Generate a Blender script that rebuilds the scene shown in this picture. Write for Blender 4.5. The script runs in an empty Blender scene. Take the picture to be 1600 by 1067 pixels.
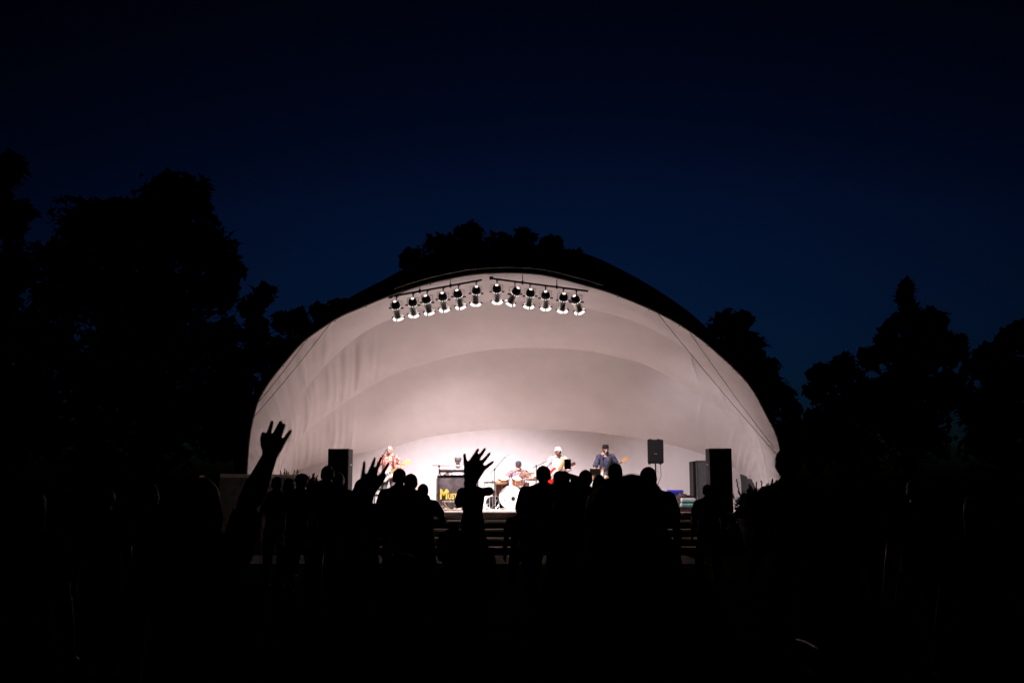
import bpy, bmesh, math, random
import numpy as np
from mathutils import Vector, Matrix, noise as mnoise

random.seed(7)
S = bpy.context.scene
COL = S.collection
R = math.radians
V = Vector

# ------------------------------------------------------------------ camera
F_PX = 1556.0
CAM_Z = 1.62
PITCH = math.atan((755 - 533.5) / F_PX)
cam_d = bpy.data.cameras.new('camera')
cam = bpy.data.objects.new('camera', cam_d)
COL.objects.link(cam)
cam.location = (0, 0, CAM_Z)
cam.rotation_euler = (R(90) + PITCH, 0, 0)
cam_d.sensor_width = 36.0
cam_d.lens = 36.0 * F_PX / 1600.0
cam_d.clip_start = 0.05
cam_d.clip_end = 2000
cam_d.dof.use_dof = True
cam_d.dof.focus_distance = 27.0
cam_d.dof.aperture_fstop = 5.0
S.camera = cam

# ------------------------------------------------------------------ world: late dusk sky
world = bpy.data.worlds.new('World')
S.world = world
world.use_nodes = True
wn = world.node_tree
for n in list(wn.nodes):
    wn.nodes.remove(n)
w_out = wn.nodes.new('ShaderNodeOutputWorld')
w_bg = wn.nodes.new('ShaderNodeBackground')
w_sky = wn.nodes.new('ShaderNodeTexSky')
w_sky.sky_type = 'NISHITA'
w_sky.sun_disc = False
w_sky.sun_elevation = R(-4.0)
w_sky.sun_rotation = R(4)
w_sky.air_density = 1.0
w_sky.dust_density = 0.6
w_sky.ozone_density = 6.0
w_hsv = wn.nodes.new('ShaderNodeMix')
w_hsv.data_type = 'RGBA'
w_hsv.blend_type = 'MULTIPLY'
w_hsv.inputs[0].default_value = 1.0
w_hsv.inputs[7].default_value = (0.34, 1.22, 0.86, 1)
wn.links.new(w_sky.outputs[0], w_hsv.inputs[6])
w_bw = wn.nodes.new('ShaderNodeRGBToBW')          # deepen the dusk towards the zenith
w_pow = wn.nodes.new('ShaderNodeMath'); w_pow.operation = 'POWER'; w_pow.inputs[1].default_value = 1.5
w_div = wn.nodes.new('ShaderNodeMath'); w_div.operation = 'DIVIDE'; w_div.inputs[1].default_value = 0.0177
w_min = wn.nodes.new('ShaderNodeMath'); w_min.operation = 'MINIMUM'; w_min.inputs[1].default_value = 1.05
w_mul = wn.nodes.new('ShaderNodeVectorMath'); w_mul.operation = 'SCALE'
wn.links.new(w_sky.outputs[0], w_bw.inputs[0])
wn.links.new(w_bw.outputs[0], w_div.inputs[0])
wn.links.new(w_div.outputs[0], w_pow.inputs[0])
wn.links.new(w_pow.outputs[0], w_min.inputs[0])
wn.links.new(w_hsv.outputs[2], w_mul.inputs[0])
wn.links.new(w_min.outputs[0], w_mul.inputs['Scale'])
# twilight glow is strongest round the point where the sun went down
w_tc = wn.nodes.new('ShaderNodeTexCoord')
w_dot = wn.nodes.new('ShaderNodeVectorMath'); w_dot.operation = 'DOT_PRODUCT'
w_dot.inputs[1].default_value = (0.035, 0.985, 0.17)
w_mx = wn.nodes.new('ShaderNodeMath'); w_mx.operation = 'MAXIMUM'; w_mx.inputs[1].default_value = 0.0
w_gp = wn.nodes.new('ShaderNodeMath'); w_gp.operation = 'POWER'; w_gp.inputs[1].default_value = 7.0
w_gm = wn.nodes.new('ShaderNodeMath'); w_gm.operation = 'MULTIPLY_ADD'; w_gm.inputs[1].default_value = 0.72; w_gm.inputs[2].default_value = 0.28
w_gs = wn.nodes.new('ShaderNodeVectorMath'); w_gs.operation = 'SCALE'
wn.links.new(w_tc.outputs['Generated'], w_dot.inputs[0])
wn.links.new(w_dot.outputs['Value'], w_mx.inputs[0])
wn.links.new(w_mx.outputs[0], w_gp.inputs[0])
wn.links.new(w_gp.outputs[0], w_gm.inputs[0])
wn.links.new(w_mul.outputs[0], w_gs.inputs[0])
wn.links.new(w_gm.outputs[0], w_gs.inputs['Scale'])
wn.links.new(w_gs.outputs[0], w_bg.inputs[0])
w_bg.inputs[1].default_value = 0.285
wn.links.new(w_bg.outputs[0], w_out.inputs[0])

S.view_settings.view_transform = 'Standard'
S.view_settings.look = 'None'
S.view_settings.gamma = 1
S.view_settings.exposure = 0
S.view_settings.use_curve_mapping = False
S.cycles.use_denoising = True
S.cycles.max_bounces = 8
S.cycles.diffuse_bounces = 6
S.cycles.sample_clamp_indirect = 6

LAMP_W = 790.0                       # each stage light
LAMP_COL = (1.0, 0.865, 0.93)


# ------------------------------------------------------------------ helpers
def P(px, py, Y):
    """world point at depth Y seen at pixel (px,py) of the 1600x1067 photograph"""
    cx, cy = (px - 800) / F_PX, (533.5 - py) / F_PX
    dy = math.cos(PITCH) - cy * math.sin(PITCH)
    dz = math.sin(PITCH) + cy * math.cos(PITCH)
    t = Y / dy
    return V((cx * t, Y, CAM_Z + dz * t))


def mat(name, rgb, rough=0.6, metal=0.0, var=0.15, scale=9.0, bump=0.15, spec=0.5, emit=None, rgb2=None, kind='noise', sheen=0.0):
    m = bpy.data.materials.new(name)
    m.use_nodes = True
    nt = m.node_tree
    b = nt.nodes['Principled BSDF']
    b.inputs['Roughness'].default_value = rough
    b.inputs['Metallic'].default_value = metal
    b.inputs['Specular IOR Level'].default_value = spec
    if sheen:
        b.inputs['Sheen Weight'].default_value = sheen
    tc = nt.nodes.new('ShaderNodeTexCoord')
    if kind == 'voronoi':
        tx = nt.nodes.new('ShaderNodeTexVoronoi')
        fac = tx.outputs['Distance']
    elif kind == 'wave':
        tx = nt.nodes.new('ShaderNodeTexWave')
        tx.inputs['Distortion'].default_value = 3.0
        fac = tx.outputs['Fac']
    else:
        tx = nt.nodes.new('ShaderNodeTexNoise')
        tx.inputs['Detail'].default_value = 6
        fac = tx.outputs['Fac']
    tx.inputs['Scale'].default_value = scale
    nt.links.new(tc.outputs['Object'], tx.inputs['Vector'])
    cr = nt.nodes.new('ShaderNodeValToRGB')
    a = [max(0, c * (1 - var)) for c in rgb]
    c2 = rgb2 if rgb2 else [min(1, c * (1 + var)) for c in rgb]
    lo, hi = (0.32, 0.68) if kind == 'noise' else (0.25, 0.6)
    if rgb2 and kind == 'noise':
        lo, hi = 0.46, 0.54
    cr.color_ramp.elements[0].position = lo
    cr.color_ramp.elements[1].position = hi
    cr.color_ramp.elements[0].color = (*a, 1)
    cr.color_ramp.elements[1].color = (*c2, 1)
    nt.links.new(fac, cr.inputs[0])
    nt.links.new(cr.outputs[0], b.inputs['Base Color'])
    if bump:
        n2 = nt.nodes.new('ShaderNodeTexNoise')
        n2.inputs['Scale'].default_value = scale * 6
        n2.inputs['Detail'].default_value = 4
        nt.links.new(tc.outputs['Object'], n2.inputs['Vector'])
        bp = nt.nodes.new('ShaderNodeBump')
        bp.inputs['Strength'].default_value = bump
        bp.inputs['Distance'].default_value = 0.02
        nt.links.new(n2.outputs['Fac'], bp.inputs['Height'])
        nt.links.new(bp.outputs[0], b.inputs['Normal'])
    if emit:
        b.inputs['Emission Color'].default_value = (*emit[0], 1)
        b.inputs['Emission Strength'].default_value = emit[1]
    return m


M = {}
M['membrane'] = mat('white_membrane', (0.76, 0.73, 0.73), 0.55, var=0.035, scale=1.2, bump=0.06, spec=0.25)
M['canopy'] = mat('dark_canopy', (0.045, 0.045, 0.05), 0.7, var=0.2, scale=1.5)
M['dark_metal'] = mat('dark_painted_steel', (0.03, 0.03, 0.032), 0.45, 0.6, var=0.2, scale=12)
M['steel'] = mat('galvanised_steel', (0.5, 0.5, 0.5), 0.35, 0.9, var=0.15, scale=14)
M['chrome'] = mat('polished_aluminium', (0.75, 0.74, 0.73), 0.32, 1.0, var=0.12, scale=20, bump=0.1)
M['lamp_black'] = mat('black_lamp_housing', (0.012, 0.012, 0.012), 0.5, 0.2, scale=20)
M['lamp_glow'] = mat('lamp_light_leak', (0.9, 0.85, 0.8), 0.5, var=0.05, bump=0, emit=((1.0, 0.90, 0.88), 1.6))
M['riser'] = mat('painted_shade_riser', (0.05, 0.042, 0.036), 0.95, spec=0.05, var=0.3, scale=4)  # near-black colour paints in the shade on the upright step faces
M['tread'] = mat('painted_lit_tread', (0.58, 0.54, 0.48), 0.85, var=0.25, scale=2.2, bump=0.3)  # paler than the risers: light falling on the step tops, put into colour
M['apron'] = mat('dark_paving', (0.20, 0.185, 0.17), 1.0, spec=0.0, var=0.3, scale=3.5, bump=0.4)
M['concrete'] = mat('worn_concrete', (0.40, 0.37, 0.33), 0.85, var=0.25, scale=3.5, bump=0.4)
M['deck'] = mat('stage_floor_concrete', (0.52, 0.44, 0.38), 0.7, var=0.2, scale=2.5, bump=0.3)
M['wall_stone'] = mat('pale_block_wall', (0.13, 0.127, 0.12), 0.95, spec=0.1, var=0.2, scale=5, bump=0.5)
M['dark_stone'] = mat('dark_stone', (0.07, 0.065, 0.06), 0.9, var=0.25, scale=8, bump=0.4)
M['mortar'] = mat('mortar', (0.2, 0.19, 0.18), 0.95, var=0.2, scale=20)
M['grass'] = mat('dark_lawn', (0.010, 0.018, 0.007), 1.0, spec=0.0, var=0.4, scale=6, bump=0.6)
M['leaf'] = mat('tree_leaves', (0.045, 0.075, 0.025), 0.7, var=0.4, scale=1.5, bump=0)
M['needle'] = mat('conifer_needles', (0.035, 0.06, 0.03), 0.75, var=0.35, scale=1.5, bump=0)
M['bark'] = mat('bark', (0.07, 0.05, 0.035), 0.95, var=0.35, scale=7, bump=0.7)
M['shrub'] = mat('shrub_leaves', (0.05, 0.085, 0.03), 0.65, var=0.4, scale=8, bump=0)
M['flower'] = mat('dry_flower_spike', (0.10, 0.07, 0.06), 0.8, var=0.3, scale=20, bump=0)
M['black'] = mat('black_plastic', (0.008, 0.008, 0.0085), 0.6, var=0.25, scale=14, spec=0.25)
M['grille'] = mat('speaker_grille_mesh', (0.008, 0.008, 0.0085), 0.7, 0.0, spec=0.2, var=0.5, scale=90, bump=0.6)
M['charcoal'] = mat('charcoal_carpet_covering', (0.035, 0.036, 0.038), 0.85, var=0.25, scale=25, bump=0.4)
M['case_brown'] = mat('worn_case_cloth', (0.17, 0.12, 0.12), 0.8, var=0.25, scale=9)
M['case_grey'] = mat('grey_case_panel', (0.085, 0.085, 0.09), 0.6, var=0.2, scale=10)
M['white'] = mat('white_plastic', (0.80, 0.79, 0.77), 0.35, var=0.05, scale=10, bump=0.03)
M['cream_lacquer'] = mat('cream_lacquer', (0.78, 0.73, 0.62), 0.25, var=0.06, scale=6, bump=0.02)
M['drum_wrap'] = mat('dark_drum_wrap', (0.10, 0.035, 0.025), 0.25, var=0.35, scale=6, bump=0.02)
M['drum_wood'] = mat('amber_maple', (0.42, 0.16, 0.06), 0.25, var=0.3, scale=4, bump=0.02)
M['green_shell'] = mat('pale_green_shell', (0.50, 0.60, 0.48), 0.3, var=0.12, scale=4, bump=0.02)
M['cymbal'] = mat('bronze_cymbal', (0.62, 0.33, 0.16), 0.33, 0.85, var=0.12, scale=40, bump=0.1)
M['maple'] = mat('yellow_maple_neck', (0.72, 0.50, 0.13), 0.35, var=0.12, scale=9, bump=0.02)
M['orange_maple'] = mat('orange_maple_headstock', (0.70, 0.30, 0.09), 0.35, var=0.12, scale=9, bump=0.02)
M['rosewood'] = mat('dark_rosewood', (0.10, 0.03, 0.02), 0.45, var=0.25, scale=12, bump=0.02)
M['red_lacquer'] = mat('cherry_red_lacquer', (0.50, 0.02, 0.015), 0.2, var=0.2, scale=4, bump=0.01)
M['sunburst'] = mat('amber_sunburst', (0.55, 0.26, 0.07), 0.25, var=0.3, scale=4, bump=0.01)
M['orange_strap'] = mat('orange_leather', (0.62, 0.25, 0.06), 0.6, var=0.15)
M['banner'] = mat('black_banner_cloth', (0.085, 0.068, 0.07), 0.55, var=0.4, scale=5, bump=0.3)
M['letter_yellow'] = mat('yellow_print', (0.70, 0.52, 0.09), 0.6, var=0.12, scale=12, bump=0)
M['letter_pale'] = mat('pale_print', (0.55, 0.47, 0.30), 0.6, var=0.12, scale=12, bump=0)
M['blue_tub'] = mat('blue_plastic', (0.05, 0.06, 0.55), 0.4, var=0.12, scale=6, bump=0.05)
M['teal'] = mat('teal_plastic', (0.03, 0.42, 0.36), 0.4, var=0.1, scale=6, bump=0.05)
M['tan_cable'] = mat('tan_cable', (0.35, 0.24, 0.12), 0.6)
M['skin'] = mat('skin', (0.56, 0.30, 0.22), 0.5, var=0.1, scale=14, bump=0.05, spec=0.4)
M['skin_dark'] = mat('tanned_skin', (0.36, 0.18, 0.12), 0.5, var=0.1, scale=14, bump=0.05, spec=0.4)
M['eye'] = mat('dark_eye', (0.03, 0.02, 0.02), 0.2, bump=0)
M['lips'] = mat('lips', (0.40, 0.13, 0.12), 0.5, bump=0)
M['hair_dark'] = mat('dark_hair', (0.016, 0.011, 0.008), 0.6, var=0.3, scale=40, bump=0.5)
M['hair_brown'] = mat('brown_hair', (0.05, 0.03, 0.018), 0.6, var=0.3, scale=40, bump=0.5)
M['hair_grey'] = mat('grey_hair', (0.30, 0.28, 0.26), 0.65, var=0.2, scale=40, bump=0.5)
M['beard_dark'] = mat('dark_beard', (0.035, 0.025, 0.02), 0.8, var=0.2, scale=50, bump=0.5)
M['beard_white'] = mat('white_beard', (0.78, 0.75, 0.72), 0.8, var=0.1, scale=50, bump=0.5)
M['hawaiian_red'] = mat('red_hawaiian_print', (0.52, 0.05, 0.03), 0.8, var=0.1, scale=21, rgb2=(0.68, 0.45, 0.36))
M['drummer_print'] = mat('plum_floral_print', (0.13, 0.07, 0.085), 0.8, var=0.2, scale=26, rgb2=(0.30, 0.22, 0.24))
M['blue_print'] = mat('navy_floral_print', (0.010, 0.012, 0.034), 0.85, var=0.2, scale=22, rgb2=(0.055, 0.055, 0.10))
M['white_shirt'] = mat('white_cotton', (0.66, 0.63, 0.60), 0.9, var=0.12, scale=7, bump=0.6)
M['keys_shirt'] = mat('pale_grey_cotton', (0.66, 0.62, 0.62), 0.85, var=0.08, scale=7)
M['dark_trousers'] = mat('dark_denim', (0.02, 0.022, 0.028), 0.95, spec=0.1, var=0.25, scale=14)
M['grey_trousers'] = mat('grey_trousers', (0.10, 0.10, 0.105), 0.85, var=0.2, scale=14)
M['khaki'] = mat('khaki_cotton', (0.22, 0.18, 0.12), 0.85, var=0.15, scale=14)
M['shoe'] = mat('dark_shoe_leather', (0.016, 0.014, 0.013), 0.85, scale=14, spec=0.15)
M['hat_white'] = mat('white_straw', (0.78, 0.72, 0.62), 0.85, var=0.1, scale=45, bump=0.5)
M['hat_black'] = mat('black_felt', (0.009, 0.008, 0.009), 0.9, var=0.2, scale=20, spec=0.2)
M['hat_cap'] = mat('dark_cap_cloth', (0.035, 0.033, 0.04), 0.8, var=0.25, scale=40)
M['hat_grey'] = mat('grey_tweed', (0.05, 0.045, 0.045), 0.85, var=0.25, scale=60)
M['phone'] = mat('black_phone', (0.01, 0.01, 0.011), 0.3, bump=0)
M['camp_cloth'] = mat('dark_green_nylon', (0.02, 0.035, 0.025), 0.7, var=0.2)
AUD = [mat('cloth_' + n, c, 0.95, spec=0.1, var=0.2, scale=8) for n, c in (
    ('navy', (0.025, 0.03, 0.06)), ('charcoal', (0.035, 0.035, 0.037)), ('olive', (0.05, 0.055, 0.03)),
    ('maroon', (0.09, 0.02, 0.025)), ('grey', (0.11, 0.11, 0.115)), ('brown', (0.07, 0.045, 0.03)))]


def tag(o, label=None, cat=None, group=None, kind=None):
    if label: o['label'] = label
    if cat: o['category'] = cat
    if group: o['group'] = group
    if kind: o['kind'] = kind
    return o


def thing(name, label, cat, loc=(0, 0, 0), rz=0.0, group=None):
    o = bpy.data.objects.new(name, None)
    o.empty_display_size = 0.2
    COL.objects.link(o)
    o.location = loc
    o.rotation_euler = (0, 0, rz)
    return tag(o, label, cat, group)


def children(o):
    return [c for c in COL.objects if c.parent is o]


def copy_tree(o, parent=None, kids=None):
    c = o.copy()
    COL.objects.link(c)
    if parent:
        c.parent = parent
        c.matrix_parent_inverse = Matrix()
    for ch in children(o):
        copy_tree(ch, c)
    return c


def frame(d, hint=V((0, 0, 1))):
    d = V(d).normalized()
    h = V(hint)
    if abs(d.dot(h.normalized())) > 0.98:
        h = V((0, 1, 0)) if abs(d.y) < 0.9 else V((1, 0, 0))
    u = d.cross(h).normalized()
    v = u.cross(d).normalized()
    return d, u, v


class MB:
    def __init__(self):
        self.v, self.f = [], []

    def add(self, vs, fs):
        o = len(self.v)
        self.v += [tuple(p) for p in vs]
        self.f += [tuple(i + o for i in f) for f in fs]
        return self

    def rings(self, rings, caps=True, closed=False):
        n = len(rings[0])
        o = len(self.v)
        for r in rings:
            self.v += [tuple(p) for p in r]
        m = len(rings)
        for k in range(m - 1 + (1 if closed else 0)):
            a, b = o + k * n, o + ((k + 1) % m) * n
            for i in range(n):
                j = (i + 1) % n
                self.f.append((a + i, a + j, b + j, b + i))
        if caps and not closed:
            self.f.append(tuple(o + i for i in reversed(range(n))))
            self.f.append(tuple(o + (m - 1) * n + i for i in range(n)))
        return self

    def box(self, c, s, m=None):
        c = V(c)
        vs = []
        for sz in (-1, 1):
            for sy in (-1, 1):
                for sx in (-1, 1):
                    p = V((sx * s[0] / 2, sy * s[1] / 2, sz * s[2] / 2))
                    if m is not None: p = m @ p
                    vs.append(c + p)
        return self.add(vs, [(0, 2, 3, 1), (4, 5, 7, 6), (0, 1, 5, 4), (2, 6, 7, 3), (0, 4, 6, 2), (1, 3, 7, 5)])

    def tube(self, pts, r, seg=8, caps=True):
        pts = [V(p) for p in pts]
        rs = r if isinstance(r, (list, tuple)) else [r] * len(pts)
        out = []
        prev_u = None
        for i, p in enumerate(pts):
            a, b = pts[max(0, i - 1)], pts[min(len(pts) - 1, i + 1)]
            d = (b - a).normalized()
            if prev_u is None:
                _, u, v = frame(d)
            else:
                u = (prev_u - d * prev_u.dot(d)).normalized()
                v = u.cross(d)
            prev_u = u
            out.append([p + (u * math.cos(t) + v * math.sin(t)) * rs[i] for t in (2 * math.pi * k / seg for k in range(seg))])
        return self.rings(out, caps)

    def cyl(self, a, b, r0, r1=None, seg=16):
        return self.tube([a, b], [r0, r0 if r1 is None else r1], seg)

    def lathe(self, prof, c=(0, 0, 0), m=None, seg=20, caps=True):
        out = []
        for r, z in prof:
            ring = []
            for k in range(seg):
                t = 2 * math.pi * k / seg
                p = V((r * math.cos(t), r * math.sin(t), z))
                if m is not None: p = m @ p
                ring.append(V(c) + p)
            out.append(ring)
        return self.rings(out, caps)

    def ell(self, c, r, m=None, seg=14, nr=9):
        prof = []
        out = []
        for i in range(nr + 1):
            a = -math.pi / 2 + math.pi * i / nr
            if i == 0: a += 0.12
            if i == nr: a -= 0.12
            ring = []
            for k in range(seg):
                t = 2 * math.pi * k / seg
                p = V((r[0] * math.cos(a) * math.cos(t), r[1] * math.cos(a) * math.sin(t), r[2] * math.sin(a)))
                if m is not None: p = m @ p
                ring.append(V(c) + p)
            out.append(ring)
        return self.rings(out)

    def cap(self, a, b, r0, r1, seg=12):
        """tapered capsule with round ends"""
        a, b = V(a), V(b)
        d = b - a
        if d.length < 1e-5: d = V((0, 0, 1e-3))
        dn, u, v = frame(d)
        out = []
        for s in (-80, -50, -20):
            out.append((a + dn * r0 * math.sin(R(s)), r0 * math.cos(R(s))))
        out.append((a, r0)); out.append((b, r1))
        for s in (20, 50, 80):
            out.append((b + dn * r1 * math.sin(R(s)), r1 * math.cos(R(s))))
        return self.rings([[p + (u * math.cos(t) + v * math.sin(t)) * rr for t in (2 * math.pi * k / seg for k in range(seg))] for p, rr in out])

    def prism(self, outline, d, m):
        """2-D outline (u,v) extruded to thickness d along w; m maps (u,v,w) to space; bevel on both faces"""
        n = len(outline)
        cx = sum(p[0] for p in outline) / n
        cy = sum(p[1] for p in outline) / n
        bev = min(0.012, d * 0.3)
        def ring(w, k):
            out = []
            for u, v in outline:
                l = math.hypot(u - cx, v - cy) or 1
                s = max(0, (l - k) / l)
                out.append(m @ V((cx + (u - cx) * s, cy + (v - cy) * s, w)))
            return out
        return self.rings([ring(-d / 2, bev), ring(-d / 2 + bev, 0), ring(d / 2 - bev, 0), ring(d / 2, bev)])

    def mesh(self, name):
        me = bpy.data.meshes.new(name)
        me.from_pydata(self.v, [], self.f)
        me.update()
        return me

    def build(self, name, material, parent=None, world=False, smooth=True, angle=40):
        if world and parent is not None:
            off = V((0, 0, 0))
            q = parent
            while q is not None:
                off += q.location
                q = q.parent
            self.v = [(p[0] - off.x, p[1] - off.y, p[2] - off.z) for p in self.v]
        me = self.mesh(name)
        bm = bmesh.new(); bm.from_mesh(me)
        bmesh.ops.recalc_face_normals(bm, faces=bm.faces)
        bm.to_mesh(me); bm.free()
        return link(name, me, material, parent, smooth, angle)


def link(name, me, material, parent=None, smooth=True, angle=40):
    me.materials.clear()
    me.materials.append(material)
    if smooth:
        me.polygons.foreach_set('use_smooth', [True] * len(me.polygons))
        if angle < 180:
            try:
                me.set_sharp_from_angle(angle=R(angle))
            except Exception:
                pass
    o = bpy.data.objects.new(name, me)
    COL.objects.link(o)
    if parent is not None: o.parent = parent
    return o


def remesh(mb, vox, it=3, fac=0.5):
    """union of overlapping closed primitives as one continuous smooth skin"""
    me = mb.mesh('tmp')
    o = bpy.data.objects.new('tmp', me)
    COL.objects.link(o)
    r = o.modifiers.new('r', 'REMESH')
    r.mode = 'VOXEL'; r.voxel_size = vox; r.adaptivity = 0
    if it:
        s = o.modifiers.new('s', 'SMOOTH')
        s.factor = fac; s.iterations = it
    dg = bpy.context.evaluated_depsgraph_get()
    out = bpy.data.meshes.new_from_object(o.evaluated_get(dg))
    bpy.data.objects.remove(o)
    bpy.data.meshes.remove(me)
    return out


def resample(pts, n):
    """Catmull-Rom through 3-D points, n samples evenly spaced"""
    pts = [V(p) for p in pts]
    dense = []
    for i in range(len(pts) - 1):
        p0, p1, p2, p3 = pts[max(0, i - 1)], pts[i], pts[i + 1], pts[min(len(pts) - 1, i + 2)]
        for k in range(16):
            t = k / 16
            dense.append(0.5 * ((2 * p1) + (p2 - p0) * t + (2 * p0 - 5 * p1 + 4 * p2 - p3) * t * t + (3 * p1 - p0 - 3 * p2 + p3) * t ** 3))
    dense.append(pts[-1])
    cum = [0]
    for a, b in zip(dense, dense[1:]): cum.append(cum[-1] + (b - a).length)
    out, j = [], 0
    for k in range(n):
        d = cum[-1] * k / (n - 1)
        while j < len(cum) - 2 and cum[j + 1] < d: j += 1
        seg = cum[j + 1] - cum[j] or 1
        out.append(dense[j].lerp(dense[j + 1], (d - cum[j]) / seg))
    return out


def rmat(u, v, w):
    return Matrix(((u[0], v[0], w[0]), (u[1], v[1], w[1]), (u[2], v[2], w[2])))


# ------------------------------------------------------------------ the ground, the apron and the stage
ZS = 0.90
g = MB()
NX, NY = 60, 60
vs = []
for j in range(NY + 1):
    for i in range(NX + 1):
        x, y = -400 + 800 * i / NX, -60 + 560 * j / NY
        vs.append((x, y, 0))
g.add(vs, [(j * (NX + 1) + i, j * (NX + 1) + i + 1, (j + 1) * (NX + 1) + i + 1, (j + 1) * (NX + 1) + i) for j in range(NY) for i in range(NX)])
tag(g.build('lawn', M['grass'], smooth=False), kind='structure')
ap = MB()
ap.box((-2.4, 21.60, 0.0), (12.6, 2.4, 0.05))
tag(ap.build('pavement', M['apron'], smooth=False), kind='structure')

stage = thing('stage', 'raised concrete stage with broad front steps under the white shell', 'stage', (0, 25, 0))
b = MB(); b.box((0.1, 29.3, ZS / 2), (15.0, 8.6, ZS)); b.build('deck', M['deck'], stage, True, False)
b = MB(); b.box((0.05, 24.99, ZS - 0.03), (8.6, 0.10, 0.066)); b.build('deck_nosing', M['deck'], stage, True, False)
GO = 0.47
for k in range(4):
    z = ZS - 0.18 * (k + 1)
    y1 = 24.995 - GO * k
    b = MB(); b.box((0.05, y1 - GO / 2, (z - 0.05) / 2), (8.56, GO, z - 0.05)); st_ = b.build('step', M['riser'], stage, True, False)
    b = MB()                                     # tread slab overhanging its shade-painted riser, a little uneven
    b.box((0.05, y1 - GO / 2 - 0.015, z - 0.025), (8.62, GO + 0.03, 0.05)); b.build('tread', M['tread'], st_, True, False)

# ------------------------------------------------------------------ the shell
N = 520


def arch(pts, Y):
    return resample([P(px, py, Y) for px, py in pts], N)


RIM = [(382, 800), (384, 745), (388, 690), (394, 657), (403, 627), (421, 597), (445, 567), (475, 534), (526, 499), (566, 481), (610, 463), (655, 448), (700, 437), (740, 430), (780, 427.5), (820, 428), (860, 433),
       (918, 448), (965, 463), (1028, 490), (1077, 518), (1119, 551), (1169, 600), (1199, 651), (1217, 690), (1225, 745), (1228, 800)]
C1 = [(416, 798), (422, 745), (433, 690), (455, 645), (490, 592), (541, 540), (580, 513), (623, 494), (680, 480), (740, 473), (800, 471), (870, 474), (940, 487), (1000, 506), (1060, 538), (1110, 578), (1153, 627), (1186, 685), (1200, 745), (1203, 798)]
C2 = [(432, 795), (436, 745), (446, 712), (482, 672), (532, 634), (575, 606), (619, 583), (664, 568), (709, 556), (754, 548), (799, 544), (860, 544), (917, 548), (965, 558), (1010, 571), (1070, 603), (1133, 645), (1172, 690), (1192, 745), (1196, 795)]
C3 = [(452, 790), (455, 748), (470, 733), (500, 723), (547, 711), (583, 703), (619, 696), (660, 685), (706, 677), (755, 672), (799, 670), (860, 671), (917, 674), (965, 680), (1010, 687), (1060, 698), (1106, 712), (1140, 727), (1162, 747), (1174, 768), (1180, 790)]
SIL = [(370, 800), (372, 745), (378, 680), (394, 622), (425, 568), (478, 513), (545, 466), (600, 437), (640, 417), (720, 393), (800, 385), (880, 389), (930, 402), (1000, 437), (1060, 475), (1100, 508), (1150, 560), (1195, 635), (1222, 700), (1233, 745), (1236, 800)]
YR, Y1, Y2, Y3 = 25.3, 27.0, 29.0, 31.4
a0, a1, a2, a3 = arch(RIM, YR), arch(C1, Y1), arch(C2, Y2), arch(C3, Y3)

shell = thing('band_shell', 'large white fabric band shell lit from inside, arching over the stage', 'band shell', (0, 28, 0))


def folds(seed, n, lo, hi, amp):
    rr = random.Random(seed)
    out = []
    for _ in range(n):
        out.append((rr.uniform(lo, hi), rr.uniform(0.0013, 0.0045), rr.uniform(0.25, 1.0) * amp * rr.choice((1, 1, -0.6)), rr.uniform(0.1, 0.9), rr.uniform(0.25, 0.6)))
    return out


def panel(A, B, name, seed, fl, sag=0.0, rows=22):
    inside = V((0.3, 26.5, 2.0))
    pts = []
    for j in range(rows + 1):
        s = j / rows
        row = []
        for i in range(N):
            t = i / (N - 1)
            p = A[i].lerp(B[i], s)
            along = (A[min(N - 1, i + 1)] - A[max(0, i - 1)])
            nrm = along.cross(B[i] - A[i]).normalized()
            if nrm.dot(inside - p) < 0: nrm = -nrm
            d = sag * math.sin(math.pi * s) * min(1, 6 * t, 6 * (1 - t))
            for (t0, w, am, sc, sw) in fl:
                x = (t - t0 + (0.05 if t0 < 0.5 else -0.05) * (s - 0.5)) / w
                if abs(x) < 3:
                    d += am * math.exp(-x * x) * math.exp(-((s - sc) / sw) ** 2) * min(1, 7 * s, 7 * (1 - s))
            d += 0.015 * mnoise.noise(V((t * 14 + seed * 3.1, s * 3, seed))) * math.sin(math.pi * s)
            row.append(p + nrm * d)
        pts.append(row)
    mb = MB()
    mb.add([p for r in pts for p in r], [(j * N + i, j * N + i + 1, (j + 1) * N + i + 1, (j + 1) * N + i) for j in range(rows) for i in range(N - 1)])
    return mb.build(name, M['membrane'], shell, True, True, 180)


panel(a0, a1, 'fabric_panel', 1, folds(1, 22, 0.02, 0.25, 0.04) + folds(2, 10, 0.76, 0.97, 0.015), 0.03)
panel(a1, a2, 'fabric_panel', 2, folds(3, 54, 0.04, 0.30, 0.055) + folds(4, 9, 0.74, 0.90, 0.04), 0.035)
panel(a2, a3, 'fabric_panel', 3, folds(5, 40, 0.02, 0.20, 0.05) + folds(6, 16, 0.80, 0.98, 0.03), 0.05)
floor_row = [V((p.x, Y3 + 0.05, ZS - 0.01)) for p in a3]
panel(a3, floor_row, 'back_wall', 4, folds(7, 18, 0.05, 0.95, 0.006), 0.0, 12)
# rib pockets: the arched tubes that show through as creases
for A in (a1, a2, a3):
    b = MB(); b.tube([p + V((0, 0.035, 0.02)) for p in A[::6]], 0.016, 6); b.build('rib', M['membrane'], shell, True)
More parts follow.
